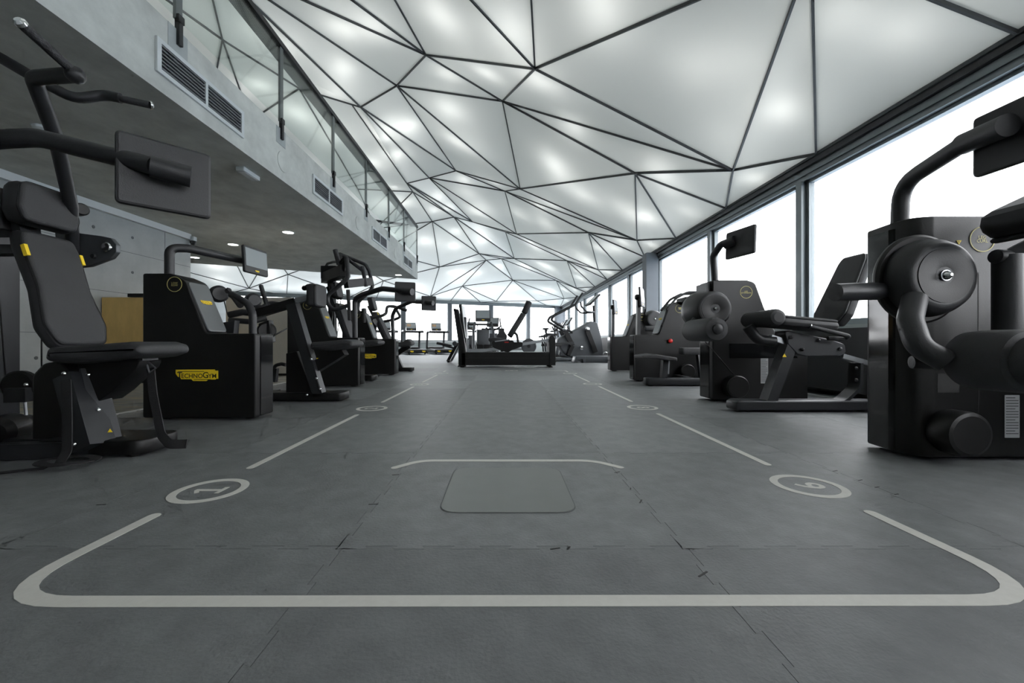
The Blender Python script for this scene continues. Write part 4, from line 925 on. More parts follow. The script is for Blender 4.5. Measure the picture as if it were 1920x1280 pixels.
MB().disc(at(410, 551, 3.55), (.75, -.65, 0), .075, .08, 24, .02).build('pivot_roller', 'tube_black', g)
MB().tube([at(420, 563, 3.5), at(426, 588, 3.5)], .004, sides=6).build('cable', 'black_print', g)
MB().disc(at(500, 620, 3.95), (.5, -.8, 0), .085, .07, 28, .015).build('cam_wheel', 'black_paint', g)
slab_xz(MB(), [(q.x, q.z) for q in (at(488, 607, 3.95), at(507, 600, 3.95), at(512, 640, 3.95), at(490, 650, 3.95))], 3.92, 4.0, .004).build('cam_bracket', 'black_paint', g)
MB().tube([at(515, 628, 3.95), at(538, 616, 4.2)], .008, sides=8).build('cable_link', 'tube_black', g)
slab_xz(MB(), [(q.x, q.z) for q in (at(424, 605, 3.6), at(447, 601, 3.6), at(445, 625, 3.6), at(428, 625, 3.6))], 3.55, 3.62, .004).build('arm_bracket', 'frame_grey', g)
MB().tube([at(512, 712, 4.5), at(515, 685, 4.5), at(528, 682, 4.5), at(536, 684, 4.5)], .02, rnd=.05, sides=10).build('foot_rest', 'tube_black', g)
MB().bar(at(514, 716, 4.5), at(517, 690, 4.5), .05, .05).build('foot_post', 'frame_grey', g)
MB().bar(V(-2.55, 4.5, .035), V(-2.55, 4.12, .035), .06, .06).build('foot_beam', 'frame_grey', g)
# display facing the rower
MB().tube([V(-2.65, 3.16, 1.1), V(-2.65, 3.16, 1.345), V(-2.58, 3.25, 1.365), at(455, 488, 3.78)], .034, rnd=.11, sides=18, seg=7).build('display_arm', 'tube_black', g)
display(g, V(-2.375, 3.81, 1.37), V(.06, 1, 0), V(-.06, 0, 1), .33, .255)
settle(g, (-2.3, 3.6, 0))

# ------------------------------------------------------------------ L3 chest press
g = thing('chest_press_machine', 'black chest press machine with high curved tube arms and reclined seat, third on the left', 'exercise machine')
tower_left(g, 5.3, -2.88, -1.93, 1.175, 'CHEST\nPRESS', th=.25, logo_w=.31, zs=.66, xs=-2.32)
row_base(g, 6.1, -1.98, -2.75)
MB().bar(V(-2.25, 6.21, .08), V(-2.35, 6.21, .5), .09, .08).build('seat_column', 'frame_grey', g)
MB().bar(V(-2.5, 5.5, .045), V(-2.5, 6.2, .045), .08, .06).build('base_link', 'frame_grey', g)
seat_xz(g, -2.36, -1.89, .622, 6.21, .34, .012)
b0, b1 = V(-2.31, 6.21, .60), V(-2.545, 6.21, 1.26)
MK = frame((b0 + b1) / 2, (0, 1, 0), b1 - b0)
pad(g, 'backrest', fil2([(-.12, -.34), (.12, -.34), (.16, -.22), (.14, .30), (-.14, .30), (-.16, -.22)], .05, 4), MK, .08)
pad(g, 'headrest', rrect(.26, .25, .06, 5), frame(V(-2.56, 6.21, 1.41), (0, 1, 0), V(-.2, 0, 1)), .10, .03)
MB().box(-.015, .015, .2, .26, 0, .012, MK).build('yellow_tab', 'yellow', g)
MB().box(-.04, .04, -.34, .6, -.13, -.09, MK).build('backrest_spine', 'frame_grey', g)
q = lambda x, y, d: at(590 + x / 7.53, 450 + y / 7.53, d)     # crop reading helper for this machine
# lever boxes
MB().bar(q(140, 540, 6.3), q(415, 430, 5.75), .11, .16).build('lever_box', 'black_paint', g)
MB().bar(q(440, 620, 6.25), q(790, 585, 6.7), .10, .13).build('lever_box', 'black_paint', g)
MB().box(-.12, .12, -.1, .1, -.12, .12, frame(q(240, 470, 6.35), (1, 0, 0), (0, 0, 1)), ).build('pivot_housing', 'black_paint', g)
MB().tube([q(185, 330, 6.3), q(260, 310, 6.2), q(350, 300, 6.0)], .02, rnd=.04).build('top_link', 'tube_black', g)
MB().tube([q(130, 420, 6.3), q(185, 330, 6.3)], .02).build('top_link', 'tube_black', g)
# near arm
MB().tube([q(400, 470, 5.8), q(445, 440, 5.75), q(430, 240, 5.72), q(450, 250, 5.71), q(478, 530, 5.68), q(180, 780, 5.66), q(185, 900, 5.66), q(262, 995, 5.66), q(488, 915, 5.7)][2:], .030, rnd=.10, sides=14, seg=6).build('near_press_arm', 'tube_black', g)
MB().roll(q(470, 700, 5.72), q(494, 1130, 5.70), .026, 14).build('near_handle', 'rubber_grip', g)
MB().roll(q(288, 132, 5.78), q(345, 350, 5.8), .034, 16).build('near_upper_grip', 'rubber_grip', g)
MB().bar(q(345, 350, 5.8), q(440, 240, 5.72), .04, .04).build('arm_joint', 'black_paint', g)
MB().bar(q(440, 240, 5.72), q(410, 440, 5.76), .045, .04).build('arm_mount', 'black_paint', g)
# far arm
MB().tube([q(350, 195, 6.6), q(720, 345, 6.72), q(770, 440, 6.72), q(822, 660, 6.7), q(770, 730, 6.7), q(620, 870, 6.7), q(610, 1000, 6.7), q(650, 1030, 6.7)], .030, rnd=.10, sides=14, seg=6).build('far_press_arm', 'tube_black', g)
MB().tube([q(470, 270, 6.5), q(675, 430, 6.55)], .028, sides=14).build('far_upper_arm', 'tube_black', g)
MB().roll(q(672, 370, 6.55), q(727, 655, 6.55), .032, 16).build('far_upper_grip', 'rubber_grip', g)
MB().roll(q(690, 965, 6.7), q(700, 1165, 6.7), .026, 14).build('far_handle', 'rubber_grip', g)
MB().bar(q(650, 1030, 6.7), q(695, 1000, 6.7), .03, .03).build('arm_joint', 'black_paint', g)
MB().bar(q(440, 620, 6.25), q(350, 195, 6.6), .06, .06).build('arm_mount', 'black_paint', g)
MB().bar(q(500, 515, 6.2), q(640, 505, 6.4), .02, .02).build('damper', 'steel', g)
MB().bar(q(240, 470, 6.4), V(-2.75, 6.45, .05), .10, .10).build('rear_mast', 'frame_grey', g)
for k in range(3): MB().tube([V(-2.62 + .05 * k, 5.9, .1), V(-2.66 + .05 * k, 6.3, 1.4)], .008, sides=8).build('guide_rod', 'chrome', g)
# display
MB().tube([V(-2.02, 5.42, .6), at(665, 560, 5.42), at(680, 552, 5.36), at(717, 541, 5.2), at(762, 546, 5.05)], .034, rnd=.14, sides=16, seg=7).build('display_arm', 'tube_black', g)
MB().tube([at(758, 546, 5.06), at(773, 547, 5.0)], .044, sides=16).build('arm_sleeve', 'tube_black', g)
display(g, at(758, 546, 5.08) + V(.0, .05, 0), V(-.95, -.3, 0), V(0, 0, 1), .26, .25)
settle(g, (-2.3, 5.9, 0))

# ------------------------------------------------------------------ L4 arm extension
g = thing('weight_machine', 'black weight machine with bent arm bars and padded seat, farthest on the left', 'exercise machine')
tower_left(g, 7.15, -2.9, -1.95, 1.175, None, th=.25, logo_w=.31, zs=.66, xs=-2.34)
row_base(g, 8.0, -1.83, -2.5)
MB().bar(at(744, 672, 8.05), at(752, 690, 8.05), .10, .09).build('seat_column', 'frame_grey', g)
MB().bar(V(-2.4, 7.4, .045), V(-2.4, 8.1, .045), .08, .06).build('base_link', 'frame_grey', g)
MB().bar(at(742, 664, 8.1), at(768, 648, 8.1), .09, .10).build('seat_bracket', 'black_paint', g)
MB().bar(V(-2.15, 8.1, .08), at(742, 664, 8.1), .09, .09).build('seat_column', 'frame_grey', g)
seat_xz(g, -2.22, -1.835, .60, 8.1, .34, .07)
b0, b1 = V(-2.28, 8.1, .62), V(-2.58, 8.1, 1.24)
MK = frame((b0 + b1) / 2, (0, 1, 0), b1 - b0)
pad(g, 'backrest', fil2([(-.12, -.34), (.12, -.34), (.155, -.22), (.135, .33), (-.135, .33), (-.155, -.22)], .05, 4), MK, .09)
pad(g, 'headrest', rrect(.25, .28, .06, 5), frame(V(-2.62, 8.1, 1.38), (0, 1, 0), V(-.25, 0, 1)), .10, .03)
MB().box(-.06, -.03, .24, .30, 0, .012, MK).build('yellow_tab', 'yellow', g)
MB().box(-.04, .04, -.36, .5, -.13, -.09, MK).build('backrest_spine', 'frame_grey', g)
q = lambda x, y, d: at(640 + x / 6.4, 520 + y / 6.4, d)
MB().tube([q(350, 490, 7.7), q(500, 455, 7.75), q(538, 430, 7.8), q(548, 345, 7.85), q(640, 350, 7.9), q(785, 395, 7.95)], .030, rnd=.06, sides=12).build('near_arm', 'tube_black', g)
MB().tube([q(500, 530, 8.4), q(640, 505, 8.4), q(712, 475, 8.4), q(655, 380, 8.4)], .030, rnd=.05, sides=12).build('far_arm', 'tube_black', g)
MB().roll(q(730, 382, 7.93), q(788, 396, 7.96), .03, 12).build('arm_grip', 'rubber_grip', g)
MB().bar(q(350, 490, 7.7), q(400, 560, 7.9), .10, .12).build('arm_pivot', 'black_paint', g)
MB().bar(q(400, 560, 7.9), V(-2.75, 8.1, .05), .08, .08).build('rear_mast', 'frame_grey', g)
MB().bar(q(500, 530, 8.4), q(400, 560, 7.9), .06, .06).build('arm_link', 'black_paint', g)
MB().roll(q(270, 370, 7.3), q(280, 545, 7.3), .045, 14).build('stop_roller', 'tube_black', g)
MB().tube([q(275, 460, 7.3), q(330, 520, 7.6)], .02).build('roller_arm', 'tube_black', g)
MB().tube([V(-2.01, 7.27, .6), at(735.5, 592, 7.27), at(742, 578, 7.2), at(772, 565, 7.0), at(796, 567, 6.8)], .034, rnd=.16, sides=16, seg=7).build('display_arm', 'tube_black', g)
MB().tube([at(800, 567, 6.75), at(812, 568, 6.7)], .042, sides=14).build('arm_sleeve', 'tube_black', g)
display(g, at(803, 568, 6.78) + V(0, .05, 0), V(-.95, -.3, 0), V(0, 0, 1), .25, .25)
settle(g, (-2.3, 7.7, 0))

# ------------------------------------------------------------------ right row, farther two
def tower_right(g, y0, x1, x0, ztop, txt, th=.27, zs=.71, xs=2.44, red=False):
    """tower low at the aisle (x1), tall towards the windows (x0)"""
    prof = fil2([(x1, .02), (x0, .02), (x0, ztop), (xs + .16, ztop), (xs + .06, ztop - .06), (xs - .10, zs), (x1, zs)], [.02, .02, .03, .05, .10, .04, .02], 6)
    slab_xz(MB(), prof, y0, y0 + th, .010).build('weight_tower', 'black_paint', g)
    a, b = V(xs - .085, 0, zs + .04), V(xs + .05, 0, ztop - .10)
    d = (b - a).normalized(); n = V(-d.z, 0, d.x); n = n if n.x < 0 else -n
    M = frame(V(0, y0 + th / 2, 0) + (a + b) / 2 + n * .004, (0, -1, 0), d)
    if (M.to_3x3() @ V(0, 0, 1)).dot(n) < 0: M = frame(V(0, y0 + th / 2, 0) + (a + b) / 2 + n * .004, (0, 1, 0), d)
    MB().prism(rrect(th - .035, (b - a).length + .05, .03, 4), -.012, .012, M, .006).build('sloped_fascia', 'fascia_grey', g)
    logo(g, M @ Matrix.Translation((0, .02, .0135)), .12)
    bx('gloss_panel', 'black_gloss', x1 - .006, x1 + .004, y0 + .06, y0 + th - .02, .03, zs - .015, g)
    for x in (x1 + .1, x0 - .1): MB().disc((x, y0 + th / 2, .01), (0, 0, 1), .05, .02, 12).build('rubber_foot', 'black_print', g)
    badge(g, frame((xs + .215, y0 - .001, ztop - .10), (1, 0, 0), (0, 0, 1)), .066, txt)
def pole_display(g, x, y, z0, zc, h=.30, w=.30):
    MB().bar(V(x, y, z0), V(x + .01, y, zc - .02), .07, .055).build('display_pole', 'frame_grey', g)
    M_ = V(x + .055, y, zc)
    display(g, M_, V(.56, 1, 0), V(-.08, 0, 1), w, h)
    MB().lathe([(.02, 0), (.045, .02), (.05, .05), (.035, .075), (.01, .08)], V(x + .03, y, zc + .0), (-1, 0, 0), 16).build('display_joint', 'tube_black', g)
g = thing('weight_machine', 'black weight machine with red knob and padded foot bar, third on the right', 'exercise machine')
tower_right(g, 6.0, 1.985, 2.97, 1.205, None)
pole_display(g, 2.075, 6.14, .70, 1.29)
MB().lathe([(.012, 0), (.03, .01), (.034, .03), (.026, .045), (.008, .05)], V(2.505, 6.0, .615), (0, -1, 0), 16).build('red_knob', 'red_plastic', g)
MB().lathe([(.105, 0), (.11, .01), (.11, .09), (.10, .10)], V(2.74, 6.0, .16), (0, -1, 0), 32).build('cable_cover', 'black_paint', g)
MB().prism(fil2([(1.94, 5.4), (3.0, 5.4), (3.0, 5.56), (1.94, 5.56)], [.05, .02, .02, .05], 4), .012, .11, None, .012).build('base_beam', 'frame_grey', g)
for x in (2.02, 2.9): MB().disc((x, 5.48, .006), (0, 0, 1), .035, .012, 12).build('rubber_foot', 'black_print', g)
MB().bar(V(2.20, 5.48, .10), V(2.22, 5.48, .40), .09, .07).build('foot_post', 'frame_grey', g)
MB().bar(V(2.27, 5.48, .16), V(2.28, 5.48, .36), .012, .015).build('adjuster_slot', 'steel', g)
MB().prism(fil2([(1.85, .42), (2.02, .44), (2.32, .39), (2.32, .34), (2.02, .375), (1.85, .375)], [.02, .03, .025, .025, .03, .02], 4), -5.66, -5.30, XZ, .015).build('foot_pad', 'upholstery', g)
MB().bar(V(2.6, 5.5, .08), V(2.6, 6.05, .08), .07, .06).build('base_link', 'frame_grey', g)
for dy in (0, .22):
    MB().tube([V(2.42, 5.9 + dy, 1.08), V(2.56, 5.9 + dy, 1.25), V(2.72, 5.9 + dy, 1.335), V(2.93, 5.9 + dy, 1.34), V(2.98, 5.92 + dy, 1.30)], .018, rnd=.10, sides=10, seg=6).build('guide_tube', 'tube_black', g)
MB().tube([V(2.42, 5.9, 1.08), V(2.40, 5.98, .9), V(2.36, 6.1, .72)], .012, rnd=.06, sides=8).build('cable_hose', 'tube_black', g)
MB().roll(V(2.95, 5.7, 1.32), V(2.95, 6.2, 1.32), .05, 16).build('shoulder_roller', 'upholstery', g)
MB().box(2.68, 2.92, 5.85, 6.2, 1.16, 1.27, bev=.04).build('shoulder_pad', 'upholstery', g)
MB().bar(V(2.95, 6.1, 1.3), V(2.85, 6.1, 1.15), .05, .05).build('pad_bracket', 'frame_grey', g)
MB().box(2.5, 3.0, 5.55, 5.7, .42, .52, bev=.03).build('knee_pad', 'upholstery', g)
MB().bar(V(2.75, 5.5, .08), V(2.75, 5.6, .45), .07, .07).build('pad_post', 'frame_grey', g)
settle(g, (2.4, 5.8, 0))
g = thing('weight_machine', 'black weight machine with round drum and thigh pad, farthest on the right by column', 'exercise machine')
tower_right(g, 8.1, 2.19, 3.15, 1.205, None, xs=2.60)
pole_display(g, 2.26, 8.24, .70, 1.32)
dr = V(3.02, 8.1, 1.06)
MB().lathe([(.18, 0), (.185, .02), (.17, .12), (.15, .16), (.13, .165)], dr, (0, -1, 0), 32).build('pivot_drum', 'tube_black', g)
bolt(g, dr - V(0, .165, 0), (0, -1, 0), .018, .02)
MB().roll(V(2.76, 7.75, .86), V(3.15, 7.75, .86), .055, 16).build('thigh_pad', 'upholstery', g)
MB().bar(V(3.0, 7.75, .82), V(3.0, 7.75, .05), .07, .07).build('pad_post', 'frame_grey', g)
MB().box(2.6, 3.2, 7.68, 7.82, .01, .09, bev=.02).build('base_beam', 'frame_grey', g)
MB().bar(V(3.0, 7.8, .06), V(3.0, 8.12, .06), .06, .06).build('base_link', 'frame_grey', g)
MB().tube([V(2.92, 8.08, 1.12), V(2.80, 7.9, 1.16), V(2.78, 7.8, 1.25)], .02, rnd=.05).build('lever', 'tube_black', g)
settle(g, (2.6, 8.0, 0))

# ------------------------------------------------------------------ leg press in the middle
g = thing('leg_press_machine', 'long black leg press with reclined back pad and tall foot plate at aisle end', 'exercise machine')
YP = 9.4
q = lambda x, y, d=YP: at(840 + x / 8.53, 550 + y / 8.53, d)
def xz(*pts): return [((p.x), (p.z)) for p in (q(*a) for a in pts)]
MB().prism(fil2([(-1.0, .05), (1.15, .05), (1.15, .36), (-1.0, .36)], [.02, .02, .02, .02], 2), -9.95, -9.4, XZ, .012).build('base_body', 'black_paint', g)
MB().box(-.95, 1.1, 9.394, 9.40, .22, .225).build('body_joint', 'frame_grey', g)
MB().prism(fil2(xz((165, 1150), (285, 1150), (285, 930), (255, 700), (160, 250), (85, 240), (140, 620), (165, 800)), .02, 3), -9.62, -9.4, XZ, .012).build('foot_column', 'black_paint', g)
MB().prism(fil2(xz((1620, 1150), (1720, 1150), (1718, 720), (1690, 672), (1640, 672), (1618, 700)), [.01, .01, .04, .04, .04, .02], 4), -9.95, -9.38, XZ, .012).build('end_tower', 'black_paint', g)
a, b = q(230, 720), q(165, 170)
MPL = frame((a + b) / 2 + V(.03, .48, 0), (0, 1, 0), b - a)
L = (b - a).length
MB().prism(rrect(.80, L + .02, .05, 5), -.03, .03, MPL, .01).build('foot_plate', 'black_paint', g)
n = (MPL.to_3x3() @ V(0, 0, 1)); s = 1 if n.x > 0 else -1
MB().prism(rrect(.78, L - .02, .04, 5), s * .035 - .008, s * .035 + .008, MPL).build('plate_tread', 'light_metal', g)
MB().box(-.86, -.82, 9.43, 9.47, .36, .66).build('plate_strut', 'steel', g)
MB().box(-1.0, -.9, 9.6, 9.9, .3, 1.2).build('plate_support', 'frame_grey', g)
# sliding seat on inclined rails
for dy in (.08, .42):
    MB().bar(q(300, 945, YP) + V(0, dy, -.02), q(1625, 740, YP) + V(0, dy, 0), .05, .06).build('slide_rail', 'steel', g)
MB().prism(fil2(xz((690, 770), (920, 740), (1030, 745), (1060, 780), (1180, 775), (1200, 800), (1190, 850), (1030, 905), (960, 940), (890, 925), (730, 870)), .03, 3), -9.84, -9.43, XZ, .01).build('seat_carriage', 'black_paint', g)
MB().prism(fil2(xz((640, 715), (700, 702), (915, 708), (915, 745), (760, 770), (650, 765)), .03, 4), -9.88, -9.42, XZ, .02).build('seat', 'upholstery', g)
MB().box(q(905, 780).x, q(970, 780).x, 9.424, 9.43, q(900, 788).z, q(900, 773).z).build('red_label', 'red_plastic', g)
MB().bar(q(750, 768), q(985, 735), .02, .025).build('side_handle', 'steel', g)
b0, b1 = q(980, 690), q(1215, 310)
MK = frame((b0 + b1) / 2 + V(0, .25, 0), (0, -1, 0), b1 - b0)
if (MK.to_3x3() @ V(0, 0, 1)).x > 0: MK = frame((b0 + b1) / 2 + V(0, .25, 0), (0, 1, 0), b1 - b0)
hb = (b1 - b0).length / 2
pad(g, 'backrest', fil2([(-.15, -hb), (.15, -hb), (.19, -hb + .15), (.15, hb), (-.15, hb), (-.19, -hb + .15)], .05, 4), MK @ Matrix.Translation((0, 0, .06)), .13)
h0, h1 = q(1210, 290), q(1285, 130)
MH = frame((h0 + h1) / 2 + V(.02, .25, 0), (0, -1, 0), h1 - h0)
if (MH.to_3x3() @ V(0, 0, 1)).x > 0: MH = frame((h0 + h1) / 2 + V(.02, .25, 0), (0, 1, 0), h1 - h0)
pad(g, 'headrest', rrect(.30, (h1 - h0).length + .06, .05, 5), MH @ Matrix.Translation((0, 0, .06)), .14, .04)
MB().tube([q(1060, 610) + V(0, .25, 0), q(1110, 660) + V(0, .25, 0), q(1130, 790) + V(0, .25, 0)], .03, rnd=.08, sides=12).build('back_strut', 'tube_black', g)
MB().bar(q(1600, 690) + V(0, .25, 0), q(1575, 560) + V(0, .25, 0), .05, .05).build('grip_post', 'frame_grey', g)
MB().roll(q(1528, 562) + V(0, .25, 0), q(1625, 558) + V(0, .25, 0), .022, 12).build('grip_bar', 'rubber_grip', g)
for x in (-.98, 1.12):
    for y in (9.47, 9.88): MB().lathe([(.05, 0), (.05, .02), (.02, .03), (.02, .055)], (x, y, 0), (0, 0, 1), 12).build('rubber_foot', 'black_print', g)
MB().bar(V(-1.08, 9.45, .03), V(-.92, 9.45, .03), .1, .03).build('foot_bracket', 'black_paint', g)
MB().tube([V(.25, 9.42, .01), V(.45, 9.36, .006), V(.7, 9.40, .006), V(.86, 9.44, .05)], .006, rnd=.1, sides=6).build('white_cable', 'white_print', g)
settle(g, (0, 9.6, 0))

# ------------------------------------------------------------------ treadmills along the far window
def treadmill():
    g = thing('treadmill', 'x', 'treadmill', group='treadmills facing the far windows')
    MB().prism(rrect(.92, 2.1, .05, 4), .06, .23, Matrix.Translation((0, 1.05, 0)), .02).build('deck', 'black_paint', g)
    MB().box(-.25, .25, .02, 1.7, .23, .236).build('belt', 'rubber_grip', g)
    for s in (-1, 1): MB().box(s * .38 - .07, s * .38 + .07, .05, 1.6, .22, .25, bev=.01).build('side_rail', 'trainer_grey', g)
    MB().box(-.4, .4, 1.55, 2.1, .22, .34, bev=.04).build('motor_cover', 'black_paint', g)
    for s in (-.27, .3): MB().prism([(x * .16, y * .1) for x, y in LOGO], 0, .003, frame((s, -.004, .145), (1, 0, 0), (0, 0, 1))).build('logo_plate', 'yellow', g)
    for s in (-1, 1):
        MB().tube([V(s * .45, 1.75, .25), V(s * .45, 1.62, 1.10), V(s * .45, 1.45, 1.16), V(s * .45, .95, 1.13)], .056, rnd=.08, sides=10).build('upright', 'trainer_grey', g)
        MB().roll(V(s * .45, 1.0, 1.13), V(s * .45, .72, 1.11), .026, 10).build('hand_grip', 'rubber_grip', g)
        for y in (.1, 1.95): MB().disc((s * .38, y, .03), (0, 0, 1), .035, .06, 10).build('levelling_foot', 'black_print', g)
    MB().box(-.46, .62, 1.36, 1.64, 1.07, 1.18, bev=.02).build('console_bar', 'black_paint', g)
    MD = frame(V(0, 1.56, 1.40), (1, 0, 0), V(0, .35, 1))
    MB().prism(rrect(.52, .44, .03, 4), -.025, .02, MD, .008).build('console', 'display_back', g)
    sc = MB().prism(rrect(.47, .30, .005, 2), .02, .023, MD @ Matrix.Translation((0, .05, 0))).build('screen', 'screen_glass', g)
    rnd = random.Random(4)
    for i in range(4):
        for j in range(2):
            MB().box(-.21 + i * .108, -.21 + i * .108 + .09, .06 + j * .07 - .06, .06 + j * .07, .023, .0245, MD).build('screen_tile', 'screen_lit' if (i < 2) else 'label_grey', sc)
    MB().prism([(x * .09, y * .03) for x, y in LOGO], .02, .023, MD @ Matrix.Translation((0, -.165, 0))).build('console_logo', 'yellow', g)
    return g
def farpt(px, back):
    """a floor point 'back' metres in front of the far glass, in the direction of photo column px"""
    a_ = (px - 944) / 746.7; nx, ny = FN.x, FN.y
    d = (back + 3.75 * nx + 26.4 * ny) / (a_ * nx + ny); return V(a_ * d, d, 0)
wallrot = math.atan2(FD.y, FD.x) + math.pi
tm = treadmill()
spots = [(833, 'rightmost treadmill, left of the leg press'), (783, 'middle treadmill seen left of the leg press'), (731, 'treadmill half hidden behind the farthest left machine'), (676, 'treadmill hidden behind the arm bars of the left row')]
for k, (px, l) in enumerate(spots):
    o = tm if k == 0 else copy_tree(tm)
    o.location = farpt(px, 3.4); o.rotation_euler.z = wallrot
    o['label'] = 'black ' + l + ' by far windows'
# ------------------------------------------------------------------ low bench left of the leg press
g = thing('adjustable_bench', 'black adjustable bench with slanted strut just left of the leg press', 'bench')
q = lambda x, y, d=11.6: at(820 + x / 5.647, 520 + y / 5.647, d)
MB().bar(q(0, 695), q(150, 725), .28, .07).build('bench_pad', 'upholstery', g)
MB().bar(q(110, 890), q(215, 690), .08, .09, up=(0, 1, 0)).build('front_leg', 'black_paint', g)
MB().tube([q(150, 880), q(220, 750), q(300, 480)], .03, rnd=.1).build('slanted_strut', 'trainer_grey', g)
MB().bar(q(130, 885) - V(0, .25, .0), q(130, 885) + V(0, .25, 0), .07, .06).build('foot_bar', 'black_paint', g)
MB().bar(q(60, 715), q(180, 750), .06, .06).build('frame_rail', 'frame_grey', g)
MB().disc(q(185, 700, 11.5), (0, -1, 0), .07, .05, 18).build('hinge', 'trainer_grey', g)
settle(g, (q(150, 800).x, 11.6, 0))
for c in g.children: c.location.z -= 0
# ------------------------------------------------------------------ climber with two consoles behind the leg press
def stair_machine(px, d, label, sc=1.0):
    g = thing('climbing_trainer', label, 'climbing trainer')
    c = V((px - 944) * d / 746.7, d, 0)
    A = lambda x, y, z: V(x * sc, y * sc, z * sc)
    MB().box(-.45 * sc, .45 * sc, -.5 * sc, .6 * sc, .03, .14, bev=.03).build('base', 'black_paint', g)
    for s in (-1, 1):
        MB().tube([A(s * .38, -.4, .12), A(s * .34, .1, .95), A(s * .28, .3, 1.25)], .045 * sc, rnd=.2, sides=10).build('side_post', 'trainer_grey', g)
        MB().tube([A(s * .34, .1, .95), A(s * .55, -.25, 1.10), A(s * .50, -.4, 1.35)], .022 * sc, rnd=.08, sides=8).build('hand_rail', 'tube_black', g)
        MB().bar(A(s * .14, -.35, .22), A(s * .14, .35, .55), .22 * sc, .05 * sc).build('pedal_arm', 'black_paint', g)
        MB().box((s * .15 - .11) * sc, (s * .15 + .11) * sc, -.5 * sc, -.15 * sc, .2 * sc, .26 * sc, bev=.02).build('pedal', 'rubber_grip', g)
    MB().box(-.22 * sc, .22 * sc, .15 * sc, .5 * sc, .14, 1.0 * sc, bev=.06).build('body_shroud', 'trainer_grey', g)
    MB().bar(A(-.5, .28, 1.18), A(.5, .28, 1.18), .09 * sc, .07 * sc).build('console_bar', 'black_paint', g)
    MD = frame(A(0, .3, 1.48), (1, 0, 0), V(0, .3, 1))
    MB().prism(rrect(.52 * sc, .42 * sc, .03, 4), -.03, .02, MD, .008).build('console', 'display_back', g)
    MB().prism(rrect(.46 * sc, .28 * sc, .005, 2), .02, .023, MD @ Matrix.Translation((0, .05, 0))).build('screen', 'screen_glass', g)
    MB().prism([(x * .1, y * .034) for x, y in LOGO], .02, .023, MD @ Matrix.Translation((0, -.155 * sc, 0))).build('console_logo', 'yellow', g)
    g.location = c
    return g
o = stair_machine(907, 14.2, 'grey stair climber with large upright console, behind the leg press foot plate', 1.05); o.rotation_euler.z = R(8)
o = stair_machine(921, 16.6, 'second stair climber with lower console, just behind the first climber', .97); o.rotation_euler.z = R(-12)
o = stair_machine(884, 18.4, 'stair climber mostly hidden behind the leg press foot plate', .92); o.rotation_euler.z = R(14)
# ------------------------------------------------------------------ rowing machine with fan wheel, padded seat
g = thing('rowing_machine', 'low rowing machine with big grey fan wheel, right of the leg press seat', 'rowing machine', (.75, 12.6, 0))
MB().disc((.05, 0, .47), (0, 1, .0), .24, .12, 36, .02).build('fan_wheel', 'trainer_grey', g)
MB().disc((.05, -.065, .47), (0, 1, .0), .05, .02, 20).build('wheel_hub', 'frame_grey', g)
MB().bar(V(.0, 0, .38), V(-2.0, 0, .34), .08, .07).build('slide_beam', 'steel', g)
MB().bar(V(.2, -.25, .03), V(.2, .25, .03), .06, .05).build('front_foot', 'black_paint', g)
MB().bar(V(.2, 0, .04), V(.05, 0, .45), .07, .07).build('front_post', 'black_paint', g)
MB().bar(V(-1.95, -.2, .03), V(-1.95, .2, .03), .06, .05).build('rear_foot', 'black_paint', g)
MB().bar(V(-1.95, 0, .04), V(-1.95, 0, .34), .06, .06).build('rear_post', 'black_paint', g)
MB().box(-1.2, -.9, -.15, .15, .40, .46, bev=.03).build('seat', 'upholstery', g)
g = thing('recumbent_bike_seat', 'dark grey upright seat back seen above the leg press seat', 'exercise seat', (-.06, 15.4, 0))
MB().prism(fil2([(-.18, .62), (.18, .62), (.2, .85), (.09, 1.02), (.09, 1.12), (-.09, 1.12), (-.09, 1.02), (-.2, .85)], .03, 3), -.04, .04, XZ, .02).build('backrest', 'upholstery', g)
MB().box(-.2, .2, -.45, .02, .54, .62, bev=.04).build('seat', 'upholstery', g)
MB().bar(V(0, -.2, .1), V(0, -.2, .55), .1, .1).build('seat_post', 'frame_grey', g)
MB().box(-.25, .25, -.6, .2, .0, .1, bev=.02).build('base', 'black_paint', g)
